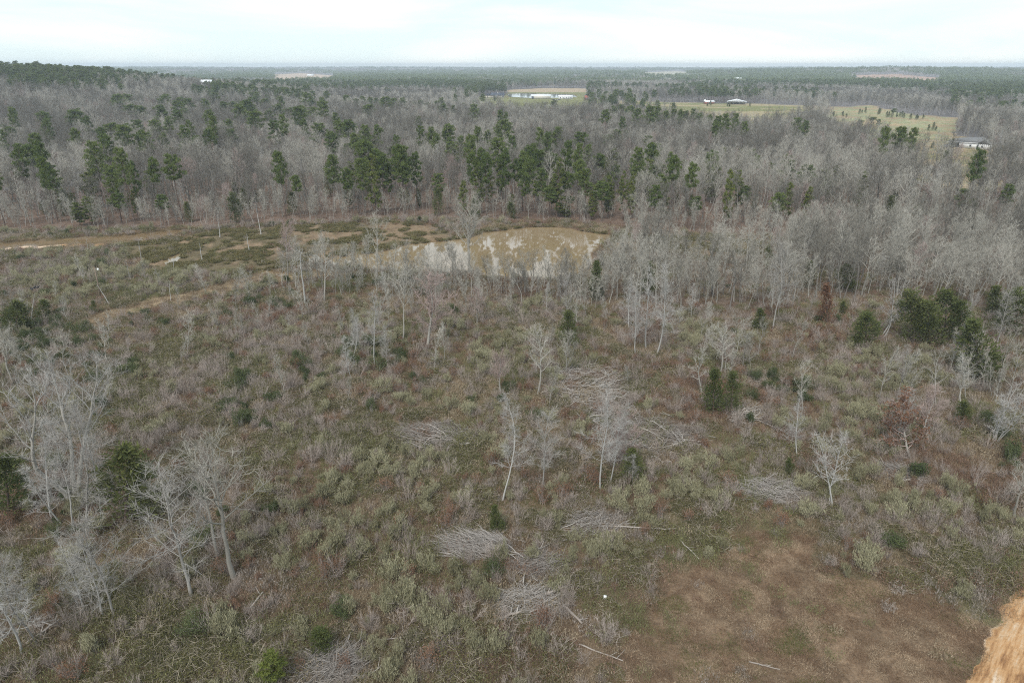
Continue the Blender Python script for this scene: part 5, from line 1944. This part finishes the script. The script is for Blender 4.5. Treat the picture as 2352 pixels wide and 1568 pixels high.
# ------------------------------------------------------------------ birds on a dead perch
stand(k_snag, 6, (72, 735), (80, 664), "bleached dead perch with black birds on top", 'dead_snag', 'dead tree', 1, wide=.6)
BLK = plain_mat("black_feathers", (.012, .012, .014), .6)
BEAK = plain_mat("grey_skin", (.08, .07, .07), .7)


def bird(px_, py_, dist_y, rz, label):
    zt = height_at(dist_y, py_)
    df = dist_y * CP + (CAM_H - zt) * SP
    xx = (px_ - 1176) / F * df
    root = link('bird', None, None, (xx, dist_y, zt), (0, 0, rz))
    tag(root, label, 'bird', 'black birds on the dead perch')
    b = MB()
    th = np.linspace(0, 1, 9)
    b.tube(np.stack([-.28 + .5 * th, np.zeros(9), .16 + .18 * th ** 1.2], 1), .155 * np.sin(np.pi * np.clip(th, .06, .97)) ** .7 + .01, 8, .5, True)
    b.tube([(.17, 0, .34), (.23, 0, .43), (.27, 0, .50), (.32, 0, .51)], [.08, .055, .055, .02], 7, .5, True)
    link('body', mesh_of('bird_body', [(b, BLK)], True), root)
    for s_ in (-1, 1):
        wg = MB()
        wg.tube([(.15, s_ * .13, .33), (-.1, s_ * .165, .25), (-.38, s_ * .11, .12)], [.05, .085, .02], 6, .5, True)
        link('wing', mesh_of('bird_wing', [(wg, BLK)], True), root)
        lg = MB()
        lg.tube([(.02, s_ * .06, .18), (.03, s_ * .06, 0.0)], [.02, .014], 5)
        link('leg', mesh_of('bird_leg', [(lg, BEAK)]), root)
    tl = MB()
    tl.box(-.5, -.24, -.07, .07, .10, .14)
    link('tail', mesh_of('bird_tail', [(tl, BLK)]), root)
    bk = MB()
    bk.tube([(.31, 0, .51), (.36, 0, .505), (.385, 0, .48)], [.022, .016, .004], 5)
    link('beak', mesh_of('bird_beak', [(bk, BEAK)]), root)


_, yb, _ = ground(72, 735)
bird(73, 666, yb, 2.6, "lowest black bird perched on the bleached snag")
bird(80, 663, yb + .3, .4, "middle black bird perched on the bleached snag")
bird(88, 662, yb - .2, .9, "black bird perched at the right tip of the bleached snag")

# ------------------------------------------------------------------ buildings
WHITE = plain_mat("white_siding", (.78, .78, .77), .6, .06, 1.5)
CREAM = plain_mat("cream_stone", (.62, .56, .47), .8, .15, 2)
BEIGE = plain_mat("beige_metal", (.56, .53, .47), .5, .08, .5)
ROOFG = plain_mat("grey_shingle", (.155, .155, .155), .9, .25, 3)
ROOFD = plain_mat("dark_metal_roof", (.05, .06, .085), .5, .1, 1)
ROOFW = plain_mat("white_metal_roof", (.80, .82, .84), .45, .05, .6)
RED = plain_mat("red_boards", (.30, .10, .07), .8, .2, 2)
DARKG = plain_mat("window_glass", (.03, .035, .045), .1)
TRIM = plain_mat("white_trim", (.82, .82, .82), .5)
CONC = plain_mat("pale_gravel", (.55, .50, .44), .9, .15, 1)


def part(root, name, mt, *boxes, parent=None):
    mb = MB()
    for b in boxes:
        mb.box(*b)
    return link(name, mesh_of(name, [(mb, mt)]), parent or root)


def window(root, x0, x1, y0, y1, z0, z1, n=(0, -1)):
    f = part(root, 'window', TRIM, (x0 - .08, x1 + .08, y0 - .03, y1 + .03, z0 - .08, z1 + .08))
    if n[1]:
        part(root, 'pane', DARKG, (x0, x1, min(y0, y1) - .05 if n[1] < 0 else y0, max(y0, y1) if n[1] < 0 else y1 + .05, z0, z1), parent=f)
    else:
        part(root, 'pane', DARKG, (x0 - .05 if n[0] < 0 else x0, x1 + (.05 if n[0] > 0 else 0), y0, y1, z0, z1), parent=f)
    return f


def tris_part(root, name, mt, verts, tris):
    mb = MB()
    mb.add(verts, tris)
    return link(name, mesh_of(name, [(mb, mt)]), root)


def gable(root, name, mt, x0, x1, y0, y1, z0, rise, along='x', over=.4, thick=.15):
    """a pitched roof with overhang and thickness"""
    mb = MB()
    if along == 'x':
        ym = (y0 + y1) / 2
        prof = [(y0 - over, z0 - .1), (ym, z0 + rise), (y1 + over, z0 - .1), (y1 + over, z0 - .1 + thick), (ym, z0 + rise + thick), (y0 - over, z0 - .1 + thick)]
        mb.prism(prof, x0 - over, x1 + over)
        v, t, o = mb.get()
        mb2 = MB()
        mb2.add(v[:, [1, 0, 2]], t[:, ::-1])
        mb = mb2
    else:
        xm = (x0 + x1) / 2
        prof = [(x0 - over, z0 - .1), (xm, z0 + rise), (x1 + over, z0 - .1), (x1 + over, z0 - .1 + thick), (xm, z0 + rise + thick), (x0 - over, z0 - .1 + thick)]
        mb.prism(prof, y0 - over, y1 + over)
    return link(name, mesh_of(name, [(mb, mt)]), root)


def gable_wall(root, mt, axis, a0, a1, c0, c1, z0, rise):
    mb = MB()
    mb.prism([(a0, z0), (a1, z0), ((a0 + a1) / 2, z0 + rise)], c0, c1)
    if axis == 'y':
        v, t, o = mb.get()
        mb = MB()
        mb.add(v[:, [1, 0, 2]], t[:, ::-1])
    return link('gable', mesh_of('gable', [(mb, mt)]), root)


def at(px_, py_):
    return Vector(ground(px_, py_))


# white house with grey hip roof and carport
c_ = at(2226, 341)
hs = link('white_house', None, None, c_, (0, 0, -.72))
tag(hs, "white house with grey roof and open carport at the wood's edge", "house")
part(hs, 'wall', WHITE, (-5, 10, 0, 9, 0, 3.2))
part(hs, 'wall', WHITE, (4.6, 9, -1.8, 0, 0, 3.22))
part(hs, 'wall', WHITE, (-12.0, -5, 8.6, 9, 0, 3.2))
mb = MB()
x0, x1, y0, y1, e = -12.4, 10.5, -.5, 9.5, 3.2
mb.add([(x0, y0, e), (x1, y0, e), (x1, y1, e), (x0, y1, e), (-6.5, 4.5, 5.3), (5.3, 4.5, 6.3)], [(0, 1, 5), (0, 5, 4), (1, 2, 5), (2, 3, 4), (2, 4, 5), (3, 0, 4), (0, 2, 1), (0, 3, 2)])
link('roof', mesh_of('house_roof', [(mb, ROOFG)]), hs)
part(hs, 'fascia', TRIM, (x0, x1, y0 - .05, y0 - .004, 3.0, 3.25))
gable(hs, 'roof', ROOFG, 4.4, 9.2, -1.8, 3.5, 3.25, 2.3, 'y', .35)
gable_wall(hs, WHITE, 'x', 4.6, 9.0, -1.78, -1.6, 3.22, 2.1)
for q in (-12, -8.6, -5.3):
    part(hs, 'post', TRIM, (q, q + .18, -.3, -.12, 0, 3.2))
part(hs, 'carport_floor', CONC, (-12.4, -5.05, -.5, 8.6, .0, .06))
window(hs, -.2, .8, -.03, .05, 1.1, 2.1)
window(hs, 6.0, 6.9, -1.83, -1.75, 1.0, 2.1)
window(hs, 9.95, 10.03, 2.0, 3.2, .9, 2.2, (1, 0))
window(hs, 9.95, 10.03, 5.4, 6.6, .9, 2.2, (1, 0))
d_ = part(hs, 'door', plain_mat("dark_door", (.05, .045, .05), .5), (3.4, 4.3, -.06, .0, 0.05, 2.1))
part(hs, 'step', CONC, (3.1, 4.55, -1.2, -.07, 0, .18))


def car(px_, py_, rz, col, label, truck=False):
    c = at(px_, py_)
    r = link('parked_car', None, None, c, (0, 0, rz))
    tag(r, label, 'car', 'vehicles parked at the house')
    pm = plain_mat("car_paint", col, .35)
    mb = MB()
    body = [(-2.2, .35), (2.2, .35), (2.3, .6), (2.2, .85), (1.1, .98), (-2.2, .98), (-2.3, .6)]
    mb.prism(body, -.88, .88)
    link('body', mesh_of('car_body', [(mb, pm)]), r)
    mb = MB()
    mb.prism([(-1.9 if not truck else -.7, .99), (1.0, .99), (.35, 1.5), (-1.5 if not truck else -.6, 1.52)], -.76, .76)
    link('cabin', mesh_of('car_cabin', [(mb, DARKG)]), r)
    part(r, 'roof', pm, (-1.45 if not truck else -.58, .33, -.72, .72, 1.525, 1.57))
    for sx in (-1.4, 1.4):
        for sy in (-.86, .86):
            wb_ = MB()
            wb_.tube([(sx, sy - .1, .33), (sx, sy + .1, .33)], .33, 12, .5, True)
            link('wheel', mesh_of('car_wheel', [(wb_, JUG_D)]), r)
    for sy in (-.6, .6):
        part(r, 'headlight', TRIM, (2.24, 2.31, sy - .16, sy + .16, .62, .76))


car(2195, 337, .5, (.35, .38, .42), "silver car half under the white house's carport")
car(2182, 336, .4, (.62, .63, .65), "pale car standing beside the carport")
car(2172, 338, 1.0, (.09, .11, .14), "dark pickup farthest from the white house", True)

# farm across the meadow
c_ = at(1137, 225)
fh = link('stone_house', None, None, c_, (0, 0, .05))
tag(fh, "cream stone farmhouse with dark roof beyond the wood", "house")
part(fh, 'wall', CREAM, (-14, -6, 0, 11, 0, 3.2))
gable_wall(fh, CREAM, 'x', -14, -6, .02, .2, 3.2, 3.3)
gable(fh, 'roof', ROOFD, -14, -6, 0, 11, 3.2, 3.3, 'y')
part(fh, 'wall', CREAM, (-6, 14, 1.5, 10, 0, 3.1))
gable(fh, 'roof', ROOFD, -6, 14, 1.5, 10, 3.1, 3.8, 'x')
for q in (-1.5, 7.5):
    part(fh, 'porch', CREAM, (q - 1.8, q + 1.8, -.6, 1.48, 0, 3.0))
    gable_wall(fh, CREAM, 'x', q - 1.8, q + 1.8, -.58, -.4, 3.0, 1.9)
    gable(fh, 'roof', ROOFD, q - 1.8, q + 1.8, -.6, 5.0, 3.02, 1.9, 'y', .3)
    window(fh, q - .8, q + .8, -.63, -.55, .4, 2.6)
for q in (-10.9, 2.2, 4.2, 11.4, 12.8):
    yy = .0 if q < -6 else 1.5
    window(fh, q - .7, q + .7, yy - .03, yy + .05, .6, 2.5)
part(fh, 'chimney', CREAM, (3.5, 4.9, 6.6, 7.8, 4.0, 7.6))
c_ = at(1241, 227.5)
sh = link('long_shed', None, None, c_, (0, 0, -.03))
tag(sh, "long beige metal shed with white roof beside the far pond", "shed")
part(sh, 'wall', BEIGE, (-13, 15, 0, 10, 0, 4.2))
gable(sh, 'roof', ROOFW, -13, 15, 0, 10, 4.2, 1.5, 'x')
part(sh, 'door', ROOFD, (-12.6, -9.6, -.05, -.003, .05, 3.6))
part(sh, 'door', ROOFW, (15.003, 15.06, 2, 8, .05, 3.7))
c_ = at(1299, 228)
tr_ = link('white_farmhouse', None, None, c_, (0, 0, .02))
tag(tr_, "low white farm building with dark windows right of the long shed", "house")
part(tr_, 'wall', WHITE, (-10, 10, 0, 8, 0, 3.4))
gable(tr_, 'roof', ROOFW, -10, 10, 0, 8, 3.4, 1.6, 'x')
for q in (-7.5, -3.5, 1.0, 4.6, 7.6):
    window(tr_, q - .8, q + .8, -.03, .05, 1.0, 2.4)
part(tr_, 'door', DARKG, (-1.6, -.6, -.06, -.004, .05, 2.2))
c_ = at(1347, 229.5)
rs = link('red_shed', None, None, c_)
tag(rs, "narrow red shed at the right end of the far farmyard", "shed")
part(rs, 'wall', RED, (-2.5, 2.5, 0, 4, 0, 6.2))
gable(rs, 'roof', ROOFG, -2.5, 2.5, 0, 4, 6.2, 1.0, 'y', .2)
part(rs, 'door', ROOFD, (-.9, .9, -.05, -.003, .05, 2.4))
c_ = at(1357.5, 229.5)
si = link('white_silo', None, None, c_)
tag(si, "pale silo right next to the red shed", "silo")
mb = MB()
mb.tube([(0, 2, -.1), (0, 2, 6.5)], 1.7, 16, .5, True)
link('body', mesh_of('silo_body', [(mb, plain_mat("pale_steel", (.6, .63, .62), .5))], False), si)
mb = MB()
mb.tube([(0, 2, 6.5), (0, 2, 7.0), (0, 2, 7.5)], [1.8, 1.0, .1], 16, .5, True)
link('roof', mesh_of('silo_roof', [(mb, ROOFW)]), si)
for px_, py_, cc, lb in ((1270.5, 230.5, (.02, .02, .025), "black car parked before the low white farm building"), (1278, 231, (.6, .6, .62), "white car parked before the low white farm building"),
                         (1284, 230.5, (.03, .03, .035), "black truck parked beside the white car")):
    car(px_, py_, 3.0, cc, lb, 'truck' in lb)
mb = MB()
gy = at(1300, 232)
# open pole barn in the right meadow
c_ = at(1692, 240.5)
pb = link('pole_barn', None, None, c_, (0, 0, -.25))
tag(pb, "open pole barn with a bright white roof in the meadow", "barn")
gable(pb, 'roof', ROOFW, -11, 11, 0, 15, 3.3, 2.6, 'y', .6)
for qx in (-10.5, -3.5, 3.5, 10.5):
    for qy in (.3, 7.5, 14.7):
        part(pb, 'post', GALV, (qx - .12, qx + .12, qy - .12, qy + .12, -.1, 3.3))
part(pb, 'wall', BEIGE, (-10.4, 10.4, 14.84, 14.92, 0, 3.2))
part(pb, 'hay', plain_mat("hay", (.34, .26, .13), .95, .2, 3), (-9, -5, 6, 12, 0, 1.8), (4.2, 7.8, 8, 13, 0, 1.6))
c_ = at(1630, 239)
rb = link('red_barn', None, None, c_, (0, 0, .1))
tag(rb, "small red barn with white roof left of the pole barn", "barn")
part(rb, 'wall', RED, (-6, 6, 0, 6, 0, 2.6))
gable(rb, 'roof', ROOFW, -6, 6, 0, 6, 2.6, 1.3, 'x')
part(rb, 'door', ROOFD, (-1.2, 1.2, -.05, -.003, .05, 2.2))
c_ = at(1618.5, 238.5)
tk = link('water_tank', None, None, c_)
tag(tk, "white upright tank left of the small red barn", "tank")
mb = MB()
mb.tube([(0, 0, -.1), (0, 0, 4.6)], 1.3, 14, .5, True)
link('body', mesh_of('tank_body', [(mb, WHITE)]), tk)
mb = MB()
mb.tube([(0, 0, 4.6), (0, 0, 5.2)], [1.3, .2], 14, .5, True)
link('lid', mesh_of('tank_lid', [(mb, ROOFW)]), tk)


def small_house(px_, py_, wx, wy, hz, wall, roof, label, rz=0.0, lift=0.0):
    c = at(px_, py_)
    c.z += lift
    r = link('distant_house', None, None, c, (0, 0, rz))
    tag(r, label, 'house')
    part(r, 'wall', wall, (-wx / 2, wx / 2, 0, wy, -lift - .3, hz))
    gable(r, 'roof', roof, -wx / 2, wx / 2, 0, wy, hz, hz * .6, 'x')
    for q in (-.3, .0, .3):
        window(r, q * wx - .6, q * wx + .6, -.03, .05, hz * .35, hz * .75)
    return r


small_house(477, 214, 12, 9, 3.5, WHITE, ROOFW, "tiny white-roofed house lost in the left woods", .2, 9)
small_house(5, 341, 14, 8, 3.0, WHITE, ROOFW, "white house cut by the left edge among bare trees", -.3, 3)
small_house(712, 175, 30, 18, 4.5, WHITE, ROOFW, "long pale house on the distant tan field")
small_house(1694, 193, 18, 12, 4, WHITE, ROOFW, "small white house in the far hazy woods", 0, 9)
small_house(2266, 159, 40, 20, 5, WHITE, ROOFW, "pale roof on the far ridge at the right", 0, 10)
small_house(1578, 165, 26, 16, 5, WHITE, ROOFW, "faint white building on the distant pale field", 0, 3)

# ------------------------------------------------------------------ haze
hb = MB()
hb.box(-9300, 9300, -9300, 9300, -7, 62)
m, t, o = mat_new("thin_haze")
pv = t.nodes.new("ShaderNodeVolumePrincipled")
pv.inputs["Color"].default_value = (.80, .90, 1.0, 1)
pv.inputs["Density"].default_value = 0.00019
pv.inputs["Anisotropy"].default_value = 0.0
t.links.new(pv.outputs[0], o.inputs["Volume"])
hz = link('haze', mesh_of('haze', [(hb, m)]))
tag(hz, kind='stuff')
